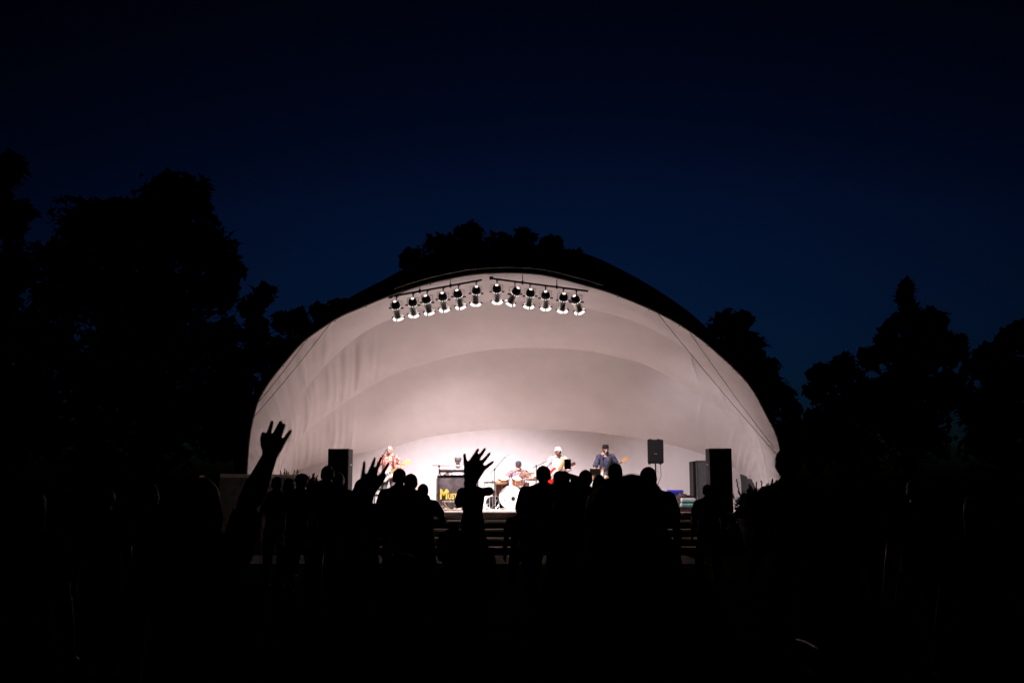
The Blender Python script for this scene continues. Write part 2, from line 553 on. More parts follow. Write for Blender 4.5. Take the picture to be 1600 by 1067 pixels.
# rim tube, its dark edge binding, the light pipe above with stand-offs
b = MB(); b.tube([p + V((0, -0.05, 0.05)) for p in a0[::4]], 0.055, 10); b.build('rim_tube', M['dark_metal'], shell, True)
top_i = [i for i in range(N) if 615 <= 800 + a0[i].x * F_PX / 25.7 <= 945]
b = MB(); b.tube([a0[i] + V((0, -0.16, 0.125)) for i in top_i[::3]], 0.014, 6)
for i in top_i[6::16]:
    b.tube([a0[i] + V((0, -0.05, 0.06)), a0[i] + V((0, -0.16, 0.125))], 0.01, 5)
b.build('rim_pipe', M['white'], shell, True)
for i in list(range(32, 217, 22)) + list(range(332, 488, 22)):   # lashings along the edge
    b = MB(); b.tube([a0[i] + V((0, -0.13, 0.02)), a0[i] + V((0, 0.03, -0.02)), a1[i].lerp(a0[i], 0.97)], 0.012, 5)
    b.build('lashing', M['dark_metal'], shell, True)
# outer skin
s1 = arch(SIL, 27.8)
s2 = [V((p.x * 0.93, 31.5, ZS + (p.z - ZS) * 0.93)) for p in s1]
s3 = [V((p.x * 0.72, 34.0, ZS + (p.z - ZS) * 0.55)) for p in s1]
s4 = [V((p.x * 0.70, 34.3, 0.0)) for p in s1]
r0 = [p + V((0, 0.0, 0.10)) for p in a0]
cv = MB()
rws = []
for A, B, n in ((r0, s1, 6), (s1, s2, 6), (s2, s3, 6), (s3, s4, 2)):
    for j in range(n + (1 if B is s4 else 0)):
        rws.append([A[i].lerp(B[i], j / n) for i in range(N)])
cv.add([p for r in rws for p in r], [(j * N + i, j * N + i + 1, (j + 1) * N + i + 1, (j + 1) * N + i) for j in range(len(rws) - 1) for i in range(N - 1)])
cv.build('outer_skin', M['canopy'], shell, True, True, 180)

# stay cables: two on each side, from the rim down to the stage edge
def cable(p0, p1, label):
    b = MB()
    o_ = P(p1[0], p1[1], 25.0)
    q = [P(p0[0], p0[1], YR - 0.05).lerp(o_, t / 8) + V((0, 0, -0.05 * math.sin(math.pi * t / 8))) for t in range(9)]
    b.tube(q, 0.007, 5)
    e = b.build('stay_cable', M['dark_metal'])
    tag(e, label, 'cable', 'stay cables at the ends of the shell')


cable((1028, 490), (1212, 708), 'upper long stay cable crossing the right flank of the shell')
cable((1078, 520), (1210, 700), 'shorter stay cable nearest the right rim of the shell')
cable((518, 503), (396, 652), 'inner stay cable crossing the left flank of the shell')
cable((476, 535), (402, 630), 'short stay cable hugging the left rim of the shell')

# ------------------------------------------------------------------ lighting bars and twelve stage lights
LY = 25.35


def bar(p0, p1, label, hang):
    a, c = P(p0[0], p0[1], LY), P(p1[0], p1[1], LY)
    t = thing('lighting_bar', label, 'lighting bar', a.lerp(c, 0.5), group='bars carrying the stage lights')
    b = MB(); b.cyl(a, c, 0.026, seg=10); b.build('pipe', M['dark_metal'], t, True)
    for s in hang:
        p = a.lerp(c, s)
        i = min(range(N), key=lambda k: abs(a0[k].x - p.x) + (0 if 94 < k < 426 else 99))
        h = MB(); h.cyl(p, (p.x, p.y, a0[i].z + 0.05), 0.010, seg=6); h.box(p, (0.05, 0.07, 0.09))
        h.build('hanger', M['dark_metal'], t, True)
    e = MB(); e.cyl(a + V((-0.02, 0, 0)), a + V((0.08, 0, 0.012)), 0.045, seg=10); e.build('end_clamp', M['dark_metal'], t, True)


bar((608, 464), (753, 437.5), 'left lighting bar, rising towards the middle of the shell', (0.33, 0.66))
bar((766, 435), (919, 455), 'right lighting bar, falling away from the middle of the shell', (0.33, 0.68))

proto = None


def make_lamp():
    t = thing('stage_light', 'x', 'stage light')
    b = MB()                                  # clamp
    b.box((0, 0, 0.0), (0.035, 0.075, 0.085)); b.cyl((0, 0, -0.04), (0, 0, -0.11), 0.013, seg=8); b.cyl((0.02, 0, 0), (0.06, 0, 0), 0.008, seg=6)
    b.build('clamp', M['dark_metal'], t)
    b = MB()                                  # yoke: flat strap bent to a U
    b.box((0, 0, -0.115), (0.30, 0.04, 0.012))
    for sx in (-1, 1):
        b.box((sx * 0.146, 0, -0.215), (0.010, 0.04, 0.2))
    b.build('yoke', M['steel'], t)
    for sx in (-1, 1):
        k = MB(); k.cyl((sx * 0.11, 0, -0.30), (sx * 0.19, 0, -0.30), 0.02, seg=8); k.build('tilt_knob', M['black'], t)
    c = MB()                                  # can, axis +Z points at the rear, pivot at the origin
    c.lathe([(0.100, 0.05), (0.102, -0.02), (0.102, -0.26), (0.106, -0.27)], seg=24, caps=False)
    c.lathe([(0.0975, -0.269), (0.0975, 0.05)], seg=24, caps=False)
    can = c.build('can', M['chrome'], t)
    can.location = (0, 0, -0.30)
    c = MB()
    c.lathe([(0.113, 0.03), (0.116, 0.06), (0.112, 0.12), (0.094, 0.165), (0.070, 0.188), (0.058, 0.1945)], seg=22)
    c.build('rear_cap', M['lamp_black'], can)
    c = MB()
    c.lathe([(0.042, 0.1955), (0.040, 0.206), (0.028, 0.212), (0.008, 0.214)], seg=16)
    c.build('rear_glow', M['lamp_glow'], can)
    vent = None
    for k in range(10):                       # vent holes leaking light
        a = 2 * math.pi * (k + 0.5) / 10
        if vent is None:
            c = MB(); c.ell((0, 0, 0), (0.013, 0.013, 0.010), seg=8, nr=5); vent = c.build('vent', M['lamp_glow'], can); vo = vent
        else:
            vo = vent.copy(); COL.objects.link(vo); vo.parent = can
        vo.location = (0.108 * math.cos(a), 0.108 * math.sin(a), 0.012)
    c = MB()                                  # flared gel-frame holder glowing at the mouth
    c.lathe([(0.103, -0.262), (0.144, -0.290), (0.148, -0.300), (0.144, -0.312), (0.104, -0.318)], seg=28, caps=False)
    c.build('gel_frame', M['lamp_glow'], can)
    clip = None
    for q in range(4):
        if clip is None:
            c = MB(); c.box((0.130, 0, -0.278), (0.075, 0.020, 0.045)); c.cyl((0.150, 0, -0.29), (0.178, 0, -0.29), 0.012, seg=6); clip = c.build('clip', M['lamp_black'], can, smooth=False); vo = clip
        else:
            vo = clip.copy(); COL.objects.link(vo); vo.parent = can
        vo.rotation_euler = (0, 0, R(90 * q + 90))
    return t


# (top px, top py, tilt of the can to the picture's right in degrees)
LAMPS = [(619.5, 475, 9, 'first stage light from the left end, lowest on the left bar'),
         (645.5, 470, 1, 'second stage light from the left end of the left bar'),
         (667.5, 466, 12, 'third stage light from the left, its can catching pink light'),
         (692.5, 459, 6, 'fourth stage light from the left, dark can on the left bar'),
         (716.5, 453, 13, 'fifth stage light from the left, can tipped to the right'),
         (744.0, 450.5, -4, 'innermost stage light of the left bar beside the gap'),
         (776.5, 449, 1, 'innermost stage light of the right bar beside the gap'),
         (804.5, 452, -33, 'stage light tipped steeply to the left on the right bar'),
         (828.0, 456, -7, 'third stage light from the gap on the right bar'),
         (852.5, 458, 2, 'fourth stage light from the gap on the right bar, upright'),
         (880.0, 461.5, -4, 'fifth stage light from the gap, last but one on the right bar'),
         (900.5, 466, 24, 'outermost stage light on the right bar, tipped to the right')]
AIM = [(-3.4, 27.0), (-2.6, 28.6), (-2.2, 28.4), (-1.8, 29.4), (-0.8, 28.4), (-1.2, 29.6), (0.2, 28.4), (-1.2, 27.4), (0.4, 29.0), (1.2, 28.2), (3.2, 28.0), (5.1, 28.7)]
lamp0 = make_lamp()
lamps = [lamp0] + [copy_tree(lamp0) for _ in LAMPS[1:]]
for i, (px, py, tl, lab) in enumerate(LAMPS):
    o = lamps[i]
    top = P(px, py, LY)
    # bar height at this x
    seg = ((608, 464), (753, 437.5)) if i < 6 else ((766, 435), (919, 455))
    s = (px - seg[0][0]) / (seg[1][0] - seg[0][0])
    pc = P(px, seg[0][1] + s * (seg[1][1] - seg[0][1]), LY)
    o.location = pc + V((0, 0, -0.03))
    o['label'] = lab
    o['category'] = 'stage light'
    o['group'] = 'stage lights on the two bars'
    can = [c for c in children(o) if c.name.startswith('can')][0]
    # rear axis +Z leans towards the audience, front points down and back onto the stage
    rear = V((-math.sin(R(tl)) * 0.85, -0.66 - 0.05 * math.sin(i * 2.3), 0.78)).normalized()
    can.rotation_euler = rear.to_track_quat('Z', 'Y').to_euler()
    ld = bpy.data.lights.new('lamp_beam', 'SPOT')
    ld.energy = LAMP_W
    ld.color = LAMP_COL
    ld.spot_size = R(66)
    ld.spot_blend = 0.8
    ld.shadow_soft_size = 0.07
    lo = bpy.data.objects.new('lamp_beam', ld)
    COL.objects.link(lo)
    lo.parent = o
    mouth = o.location + V((0, 0, -0.30)) - rear * 0.35
    lo.location = mouth - o.location
    tx, ty = AIM[i]
    dirv = V((tx, ty, ZS + 0.6)) - mouth
    lo.rotation_euler = dirv.to_track_quat('-Z', 'Y').to_euler()

# ------------------------------------------------------------------ side walls and planting
def block_wall(label, p0, p1, th, h):
    """wall of blocks from p0 to p1 (ground points), built along its own X axis"""
    d = V((p1[0] - p0[0], p1[1] - p0[1], 0))
    L = d.length
    t = thing('block_wall', label, 'wall', ((p0[0] + p1[0]) / 2, (p0[1] + p1[1]) / 2, 0), math.atan2(d.y, d.x))
    core = MB(); core.box((0, 0, h / 2 - 0.03), (L - 0.03, th - 0.03, h - 0.06)); core.build('mortar_core', M['mortar'], t, smooth=False)
    nb = int((h - 0.08) / 0.2)
    bh = (h - 0.08) / nb
    nl = int(L / 0.42)
    bl = L / nl
    for j in range(nb):
        sh = 0.5 * (j % 2)
        for i in range(nl + (1 if sh else 0)):
            xa = -L / 2 + (i - sh) * bl
            xb = xa + bl
            xa, xb = max(-L / 2, xa) + 0.006, min(L / 2, xb) - 0.006
            if xb - xa < 0.05: continue
            m_ = MB(); m_.box(((xa + xb) / 2, 0, j * bh + bh / 2), (xb - xa, th + random.uniform(-0.006, 0.01), bh - 0.012))
            m_.build('block', M['wall_stone'], t, smooth=False)
    c = MB(); c.box((0, 0, h - 0.04), (L + 0.06, th + 0.08, 0.08)); c.build('coping', M['concrete'], t, smooth=False)
    return t


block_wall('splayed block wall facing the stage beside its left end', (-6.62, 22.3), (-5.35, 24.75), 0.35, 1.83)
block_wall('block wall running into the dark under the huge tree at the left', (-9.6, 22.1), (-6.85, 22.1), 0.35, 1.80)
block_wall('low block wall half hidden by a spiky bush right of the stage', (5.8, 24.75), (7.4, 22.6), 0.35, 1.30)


def bush(name, label, x, y, z, r, n, spikes, seed, group=None):
    rr = random.Random(seed)
    t = thing(name, label, 'plant', (x, y, z), group=group)
    lf = MB()
    for _ in range(n):
        d = V((rr.gauss(0, 1), rr.gauss(0, 1), rr.gauss(0.25, 1))).normalized() * (rr.random() ** 0.45)
        c = V((d.x * r[0], d.y * r[1], r[2] * (0.9 + d.z)))
        if c.z < 0: continue
        leaf(lf, c, rr.uniform(0.05, 0.11), rr, 0.5)
    lf.build('foliage', M['shrub'], t, smooth=False)
    st = MB()
    for k in range(9):
        a = rr.uniform(0, 6.28)
        st.tube([(0, 0, 0), (0.3 * r[0] * math.cos(a), 0.3 * r[1] * math.sin(a), r[2] * 0.7), (0.6 * r[0] * math.cos(a), 0.6 * r[1] * math.sin(a), r[2] * 1.4)], [0.014, 0.010, 0.005], 5)
    st.build('stem', M['bark'], t)
    for k in range(spikes):
        a = rr.uniform(0, 6.28)
        q = rr.uniform(0.1, 0.95)
        bx_, by_ = q * r[0] * math.cos(a), q * r[1] * math.sin(a)
        hh = r[2] * 1.5 + rr.uniform(0.1, 0.42) * (1.0 if r[2] > 0.2 else 0.55)
        lx = bx_ * 1.35 + rr.uniform(-0.05, 0.05)
        s_ = MB()
        s_.tube([(bx_, by_, r[2]), ((bx_ + lx) / 2, by_, (r[2] + hh) / 2 + 0.02), (lx, by_, hh)], [0.006, 0.005, 0.004], 5)
        for i in range(9):
            f = 0.45 + 0.55 * i / 8
            c = V((bx_ + (lx - bx_) * f, by_, r[2] + (hh - r[2]) * f))
            s_.ell(c + V((rr.uniform(-0.012, 0.012), rr.uniform(-0.012, 0.012), 0)), ((0.018, 0.018, 0.024) if r[2] > 0.2 else (0.011, 0.011, 0.02)), seg=6, nr=4)
        s_.build('flower_spike', M['flower'], t)
    return t


def leaf(mb, c, s, rr, asp=0.55):
    d = V((rr.gauss(0, 1), rr.gauss(0, 1), rr.gauss(0, 0.8))).normalized()
    _, u, v = frame(d)
    w = u * s * asp
    fold = v * s * 0.15
    mb.add([c - d * s, c + w + fold, c + d * s, c - w + fold], [(0, 1, 2), (0, 2, 3)])


def added_hedge(label, x0, x1, y0, y1, h, seed):
    rr = random.Random(seed)
    t = thing('added_hedge', label, 'added_hedge', ((x0 + x1) / 2, (y0 + y1) / 2, 0))
    lf = MB()
    for _ in range(int(1500 * (x1 - x0))):
        p = V((rr.uniform(x0, x1), rr.uniform(y0, y1), 0.02 + (h - 0.02) * rr.random() ** 0.7 + rr.uniform(-0.04, 0.06)))
        leaf(lf, p, rr.uniform(0.05, 0.10), rr, 0.55)
    lf.build('foliage', M['shrub'], t, True, False)
    for k in range(int((x1 - x0) * 3)):
        xx = x0 + (k + 0.5) / 3
        b = MB(); b.tube([(xx, (y0 + y1) / 2, 0), (xx + rr.uniform(-.05, .05), (y0 + y1) / 2, h * 0.85)], 0.015, 5); b.build('stem', M['bark'], t, True)


added_hedge('added dark shrubs standing in for shade between the front steps and the spiky bush on the right', 4.40, 5.72, 23.5, 24.9, 0.72, 41)  # added to darken the stage front where the steps fade out
added_hedge('added dark shrubs standing in for shade between the front steps and the splayed block wall', -5.15, -4.30, 23.5, 24.9, 0.72, 42)  # added as the left counterpart of that dark filler
pr = P(1177, 800, 23.3)
bush('flowering_bush', 'dark bush with tall dry flower spikes right of the black speaker tower', pr.x + 0.08, 23.3, 0.72, (0.50, 0.45, 0.40), 1500, 20, 3)
pot = MB()
pot.lathe([(0.26, 0.0), (0.33, 0.3), (0.40, 0.62), (0.42, 0.72), (0.44, 0.74), (0.44, 0.80), (0.38, 0.80), (0.37, 0.70)], (pr.x + 0.08, 23.3, 0.02), seg=20)
pt = pot.build('planter', M['dark_stone'])
tag(pt, 'round stone planter under the spiky bush at the right of the stage', 'planter')
for k, (px, sc, lab) in enumerate(((452, 0.8, 'small spiky plant above the left block wall, farthest from the stage'), (478, 1.0, 'spiky plant above the left block wall, in the middle'), (497, 0.8, 'spiky plant next to the charcoal speaker tower'))):
    q = P(px, 755, 24.9)
    bush('spiky_plant', lab, q.x, 24.9, 1.66 if px < 470 else 1.55, (0.26 * sc, 0.2, 0.07 * sc), 260, 9, 20 + k, 'spiky plants above the left wall')


# ------------------------------------------------------------------ trees
def tree(name, label, Y, lobes, trunk, material, leaf_s=0.22, dens=1.0, seed=1, thick=0.75, limbs=True):
    rr = random.Random(seed)
    base = P(trunk, 800, Y)
    t = thing(name, label, 'tree', (base.x, Y, 0))
    lf, br = MB(), MB()
    topz = 0
    cs = []
    for (px, py, rp) in lobes:
        c = P(px, py, Y + rr.uniform(-1.2, 1.2))
        r = rp / F_PX * Y
        cs.append((c, r))
        topz = max(topz, c.z)
        n = int(dens * 105 * r * r / (leaf_s / 0.22) ** 2) + 60
        sub = []
        for _ in range(max(7, int(r * 11))):           # sub-clumps give the crown its ragged lobes
            d = V((rr.gauss(0, 1), rr.gauss(0, thick), rr.gauss(0, 1))).normalized()
            sub.append((c + d * r * rr.uniform(0.45, 0.90), r * rr.uniform(0.18, 0.34)))
        for _ in range(n):
            if rr.random() < 0.62:
                sc, sr = rr.choice(sub)
                d = V((rr.gauss(0, 1), rr.gauss(0, 1), rr.gauss(0, 1))).normalized() * sr * rr.random() ** 0.4
                p = sc + d
            else:
                d = V((rr.gauss(0, 1), rr.gauss(0, thick), rr.gauss(0, 1))).normalized() * r * 0.9 * rr.random() ** 0.4
                p = c + d
            if p.z > 0.4:
                leaf(lf, p, leaf_s * rr.uniform(0.45, 1.1), rr, 0.6)
        for _ in range(int(70 * r * r) + 12):          # bigger sprays deep in the crown
            d = V((rr.gauss(0, 1), rr.gauss(0, thick), rr.gauss(0, 1))).normalized()
            p = c + d * r * 0.74 * rr.random() ** 0.5
            if p.z > 0.4:
                leaf(lf, p, rr.uniform(0.26, 0.44), rr, 0.75)
    lf.build('crown', material, t, True, False)
    tr = 0.035 * topz
    tip = V((base.x, Y, topz * 0.8))
    br.tube([(base.x, Y, -0.1), (base.x + 0.1, Y, topz * 0.12), (base.x - 0.05, Y, topz * 0.4), tip], [tr * 1.5, tr, tr * 0.75, tr * 0.2], 9)
    br.build('trunk', M['bark'], t, True)
    if limbs:
        for c, r in cs:
            st = V((base.x, Y, min(topz * 0.55, max(1.2, c.z - 1.6 * r))))
            l_ = MB(); l_.tube([st, st.lerp(c, 0.5) + V((0, 0, 0.25)), c], [tr * 0.45, tr * 0.28, tr * 0.1], 6)
            l_.build('limb', M['bark'], t, True)
    return t


G = 'trees around the concert lawn'
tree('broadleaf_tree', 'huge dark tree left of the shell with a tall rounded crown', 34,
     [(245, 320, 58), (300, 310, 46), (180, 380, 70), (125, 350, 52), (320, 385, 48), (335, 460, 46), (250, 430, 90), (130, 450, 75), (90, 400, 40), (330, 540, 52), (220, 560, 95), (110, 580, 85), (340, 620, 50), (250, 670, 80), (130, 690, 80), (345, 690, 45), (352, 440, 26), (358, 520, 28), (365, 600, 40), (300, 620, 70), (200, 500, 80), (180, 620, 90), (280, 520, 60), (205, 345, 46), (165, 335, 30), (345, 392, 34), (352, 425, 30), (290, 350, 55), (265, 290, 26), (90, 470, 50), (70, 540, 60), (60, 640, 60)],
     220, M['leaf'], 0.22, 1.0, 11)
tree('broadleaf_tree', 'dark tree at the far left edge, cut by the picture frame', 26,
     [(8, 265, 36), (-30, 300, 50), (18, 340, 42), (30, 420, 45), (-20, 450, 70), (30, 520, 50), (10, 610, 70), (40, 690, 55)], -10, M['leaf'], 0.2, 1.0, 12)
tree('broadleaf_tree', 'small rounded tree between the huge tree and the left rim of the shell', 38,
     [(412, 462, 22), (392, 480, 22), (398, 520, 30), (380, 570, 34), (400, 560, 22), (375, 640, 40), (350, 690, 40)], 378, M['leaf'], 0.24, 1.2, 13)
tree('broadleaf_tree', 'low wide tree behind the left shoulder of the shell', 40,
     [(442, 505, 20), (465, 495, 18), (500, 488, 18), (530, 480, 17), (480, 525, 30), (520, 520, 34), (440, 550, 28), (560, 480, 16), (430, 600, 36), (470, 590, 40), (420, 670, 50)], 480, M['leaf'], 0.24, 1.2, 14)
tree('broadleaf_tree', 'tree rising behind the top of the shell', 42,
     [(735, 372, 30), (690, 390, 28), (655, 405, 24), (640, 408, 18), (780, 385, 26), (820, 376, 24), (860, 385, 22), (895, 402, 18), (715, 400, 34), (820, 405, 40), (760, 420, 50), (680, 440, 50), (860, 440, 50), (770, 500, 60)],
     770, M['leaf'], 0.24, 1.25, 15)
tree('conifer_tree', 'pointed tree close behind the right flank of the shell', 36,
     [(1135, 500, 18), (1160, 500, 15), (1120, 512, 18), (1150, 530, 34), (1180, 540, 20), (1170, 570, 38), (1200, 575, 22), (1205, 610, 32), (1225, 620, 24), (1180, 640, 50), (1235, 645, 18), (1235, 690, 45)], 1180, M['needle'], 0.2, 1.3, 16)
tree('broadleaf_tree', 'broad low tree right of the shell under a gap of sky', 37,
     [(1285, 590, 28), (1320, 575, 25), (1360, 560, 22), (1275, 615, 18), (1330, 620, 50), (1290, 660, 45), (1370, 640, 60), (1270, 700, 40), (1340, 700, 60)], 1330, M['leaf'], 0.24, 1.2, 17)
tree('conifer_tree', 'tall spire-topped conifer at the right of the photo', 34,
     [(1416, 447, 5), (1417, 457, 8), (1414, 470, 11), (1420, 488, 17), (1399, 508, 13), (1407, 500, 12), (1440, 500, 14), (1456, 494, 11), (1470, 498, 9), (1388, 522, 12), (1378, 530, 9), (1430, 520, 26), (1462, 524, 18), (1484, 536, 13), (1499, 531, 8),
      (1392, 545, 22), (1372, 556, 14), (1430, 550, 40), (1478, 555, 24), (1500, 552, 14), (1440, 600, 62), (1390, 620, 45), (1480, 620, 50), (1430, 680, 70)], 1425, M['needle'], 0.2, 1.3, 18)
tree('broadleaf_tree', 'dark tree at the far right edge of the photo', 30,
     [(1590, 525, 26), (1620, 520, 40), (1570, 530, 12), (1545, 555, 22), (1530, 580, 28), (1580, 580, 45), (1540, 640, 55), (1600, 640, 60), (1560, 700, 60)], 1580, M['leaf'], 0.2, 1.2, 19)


# ------------------------------------------------------------------ people
def ik(a, t, l1, l2, hint):
    a, t, hint = V(a), V(t), V(hint)
    d = t - a
    L = d.length
    if L > (l1 + l2) * 0.995:
        d = d.normalized() * (l1 + l2) * 0.995
        t = a + d
        L = d.length
    if L < abs(l1 - l2) + 0.02:
        d = (d.normalized() if L > 1e-4 else V((0, 1, 0))) * (abs(l1 - l2) + 0.02)
        t = a + d
        L = d.length
    x = (l1 * l1 - l2 * l2 + L * L) / (2 * L)
    h = math.sqrt(max(0, l1 * l1 - x * x))
    dn = d.normalized()
    hp = hint - dn * hint.dot(dn)
    if hp.length < 1e-4: hp = V((0, -1, 0)) - dn * (-dn.y)
    return a + dn * x + hp.normalized() * h, t


def hand(mb, W, d, s, L, spread=(12, 3, -5, -15), curl=18, thumb=42, lens=(0.43, 0.48, 0.45, 0.35), thumb_curl=10, fat=1.0, wide=1.0, thumb_len=1.0, palm=1.0):
    """five-fingered hand; d wrist->knuckles, s towards the thumb"""
    d = V(d).normalized()
    s = V(s); s = (s - d * s.dot(d)).normalized()
    n = s.cross(d).normalized()
    kn = [(0.185 * wide, 0.49), (0.065 * wide, 0.525), (-0.06 * wide, 0.51), (-0.175 * wide, 0.46)]
    mb.cap(W - d * 0.06 * L, W + d * 0.12 * L, 0.125 * L, 0.14 * L)
    for (a, b_), ln, sp in zip([(a, b * palm) for a, b in kn], lens, spread):
        k = W + d * b_ * L + s * a * L
        mb.cap(W + d * 0.1 * L + s * a * 0.55 * L, k, 0.098 * L * fat, 0.075 * L * fat, 10)
        c, sn = math.cos(R(sp)), math.sin(R(sp))
        fd = d * c + s * sn
        p = k
        rr = [0.066, 0.058, 0.052, 0.043]
        for j, fr in enumerate((0.42, 0.33, 0.25)):
            ang = R(curl) * (j + 0.6)
            q = p + (fd * math.cos(ang) - n * math.sin(ang)) * ln * fr * L
            mb.cap(p, q, rr[j] * L * fat, rr[j + 1] * L * fat, 9)
            p = q
    th = d * math.cos(R(thumb)) + s * math.sin(R(thumb))
    r0_ = W + d * 0.13 * L + s * 0.10 * L
    r1_ = r0_ + th * 0.22 * L * thumb_len - n * 0.03 * L
    th2 = (d * math.cos(R(thumb - thumb_curl)) + s * math.sin(R(thumb - thumb_curl)))
    r2_ = r1_ + th2 * 0.17 * L * thumb_len - n * 0.02 * L
    th3 = (d * math.cos(R(thumb - 2 * thumb_curl)) + s * math.sin(R(thumb - 2 * thumb_curl)))
    r3_ = r2_ + th3 * 0.13 * L * thumb_len
    mb.cap(r0_, r1_, 0.11 * L * fat, 0.078 * L * fat, 9)
    mb.cap(r1_, r2_, 0.075 * L * fat, 0.062 * L * fat, 9)
    mb.cap(r2_, r3_, 0.06 * L * fat, 0.048 * L * fat, 9)


def loft(mb, rings, m=None, c=V((0, 0, 0)), seg=18):
    out = []
    for (z, cy, rx, ry) in rings:
        ring = []
        for k in range(seg):
            t = 2 * math.pi * k / seg
            p = V((rx * math.cos(t), cy + ry * math.sin(t), z))
            ring.append(c + (m @ p if m is not None else p))
        out.append(ring)
    mb.rings(out)


def person(label, x, y, z0, H, face=0.0, hip=None, feet=None, armR=None, armL=None, bw=1.0, skin='skin', shirt=None, sleeve=0.55, hem=0.47,
           trousers=None, hair=('short', 'hair_dark'), hat=None, beard=None, vox=0.014, group=None, lean=0.0, turn=0.0, detail=False, arm_fat=1.0, head_tilt=0.0, knee=(0, 1, 0), short_legs=False):
    rz = face
    hp = hip if hip is not None else 0.515 * H
    dz = hp - 0.515 * H
    LM = Matrix.Rotation(-lean, 3, 'X')           # lean forward (+Y)
    pel = V((0, 0, hp))

    def up(p):                                    # a point of the upright upper body -> leaned
        p = V(p) + V((0, 0, dz))
        return pel + LM @ (p - pel)

    sw = 0.107 * H * bw
    sh = {1: up((sw, 0, 0.815 * H)), -1: up((-sw, 0, 0.815 * H))}
    body, shirt_mb, tr_mb = MB(), MB(), MB()
    # torso
    tor = [(0.465, 0.0, 0.070, 0.056), (0.50, -0.004, 0.092 * bw, 0.066), (0.53, -0.004, 0.094 * bw, 0.066), (0.60, 0.004, 0.084 * bw, 0.060), (0.67, 0.004, 0.091 * bw, 0.064), (0.735, 0.002, 0.100 * bw, 0.066), (0.785, -0.004, 0.100 * bw, 0.056), (0.815, -0.008, 0.070 * bw, 0.045), (0.835, -0.008, 0.038, 0.036)]

    def lring(mb, rs, grow):
        out = []
        for (z, cy, rx, ry) in rs:
            out.append([up((( rx * H + grow) * math.cos(t), cy * H + (ry * H + grow) * math.sin(t), z * H)) for t in (2 * math.pi * k / 20 for k in range(20))])
        mb.rings(out)
    lring(body, tor, 0)
    for sx in (-1, 1):
        body.cap(up((sx * 0.012 * H, -0.012 * H, 0.862 * H)), up((sx * 0.088 * H * bw, -0.006 * H, 0.812 * H)), 0.030 * H, 0.034 * H * bw)
        if shirt:
            shirt_mb.cap(up((sx * 0.03 * H, -0.014 * H, 0.838 * H)), up((sx * 0.088 * H * bw, -0.006 * H, 0.812 * H)), 0.036 * H, 0.034 * H * bw + 0.012)
    # neck, head
    hc = up((0, 0.016 * H, 0.931 * H))
    body.cap(up((0, -0.008 * H, 0.81 * H)), up((0, 0.006 * H, 0.90 * H)), 0.036 * H, 0.033 * H)
    HM = LM @ Matrix.Rotation(turn, 3, 'Z') @ Matrix.Rotation(-head_tilt, 3, 'X')
    hh = 0.066 * H

    def hd(p):
        return hc + HM @ (V(p) * hh)
    body.ell(hd((0, -0.05, 0.16)), (0.70 * hh, 0.84 * hh, 0.84 * hh), HM)
    body.ell(hd((0, 0.16, -0.38)), (0.54 * hh, 0.60 * hh, 0.60 * hh), HM)
    body.ell(hd((0, 0.34, -0.72)), (0.30 * hh, 0.28 * hh, 0.22 * hh), HM)
    body.cap(hd((0, 0.72, 0.06)), hd((0, 0.90, -0.22)), 0.085 * hh, 0.13 * hh, 8)
    body.ell(hd((0, 0.66, 0.20)), (0.42 * hh, 0.16 * hh, 0.10 * hh), HM)
    body.ell(hd((0, 0.70, -0.52)), (0.24 * hh, 0.10 * hh, 0.11 * hh), HM)
    for sx in (-1, 1):
        body.ell(hd((sx * 0.72, -0.02, -0.08)), (0.08 * hh, 0.17 * hh, 0.25 * hh), HM, 8, 6)
    # arms
    ua, fa, hl = 0.186 * H, 0.150 * H, 0.108 * H
    for sx, spec in ((1, armR), (-1, armL)):
        a = sh[sx]
        if spec is None: spec = {}
        tgt = spec.get('wrist', (sx * (sw + 0.05 * H), 0.03 * H, 0.49 * H + dz))
        e, w = ik(a, tgt, ua, fa, spec.get('hint', (sx * 0.4, -1, -0.2)))
        body.cap(a, a.lerp(e, 0.55), 0.034 * H * bw, 0.030 * H * bw)
        body.cap(a.lerp(e, 0.45), e, 0.030 * H * bw, 0.025 * H * arm_fat)
        body.cap(e, e.lerp(w, 0.4), 0.0255 * H * arm_fat, 0.0255 * H * arm_fat)
        body.cap(e.lerp(w, 0.35), w, 0.025 * H * arm_fat, 0.0165 * H * arm_fat)
        dd = spec.get('dir', (w - e).normalized())
        ss = spec.get('side', V((-sx * 0.5, 0.9, 0)))
        hk = dict(spec.get('hand', {}))
        if 'hand' not in spec: hk = dict(curl=24, thumb=32)
        L = hk.pop('L', hl)
        hand(body, w, dd, ss, L, **hk)
        # sleeve
        if shirt:
            if sleeve <= 1.0:
                shirt_mb.cap(a - V((sx * 0.01, 0, 0.005)), a.lerp(e, sleeve), 0.034 * H * bw + 0.014, 0.032 * H * bw + 0.012 + 0.008 * (sleeve < 1))
            else:
                shirt_mb.cap(a - V((sx * 0.01, 0, 0.005)), e, 0.034 * H * bw + 0.013, 0.028 * H + 0.012)
                shirt_mb.cap(e, e.lerp(w, 0.93), 0.028 * H + 0.012, 0.019 * H + 0.011)
    # legs
    ul, ll = 0.245 * H, 0.235 * H
    if feet is None: feet = ((0.07 * H, 0.0), (-0.07 * H, 0.015 * H))
    ank = []
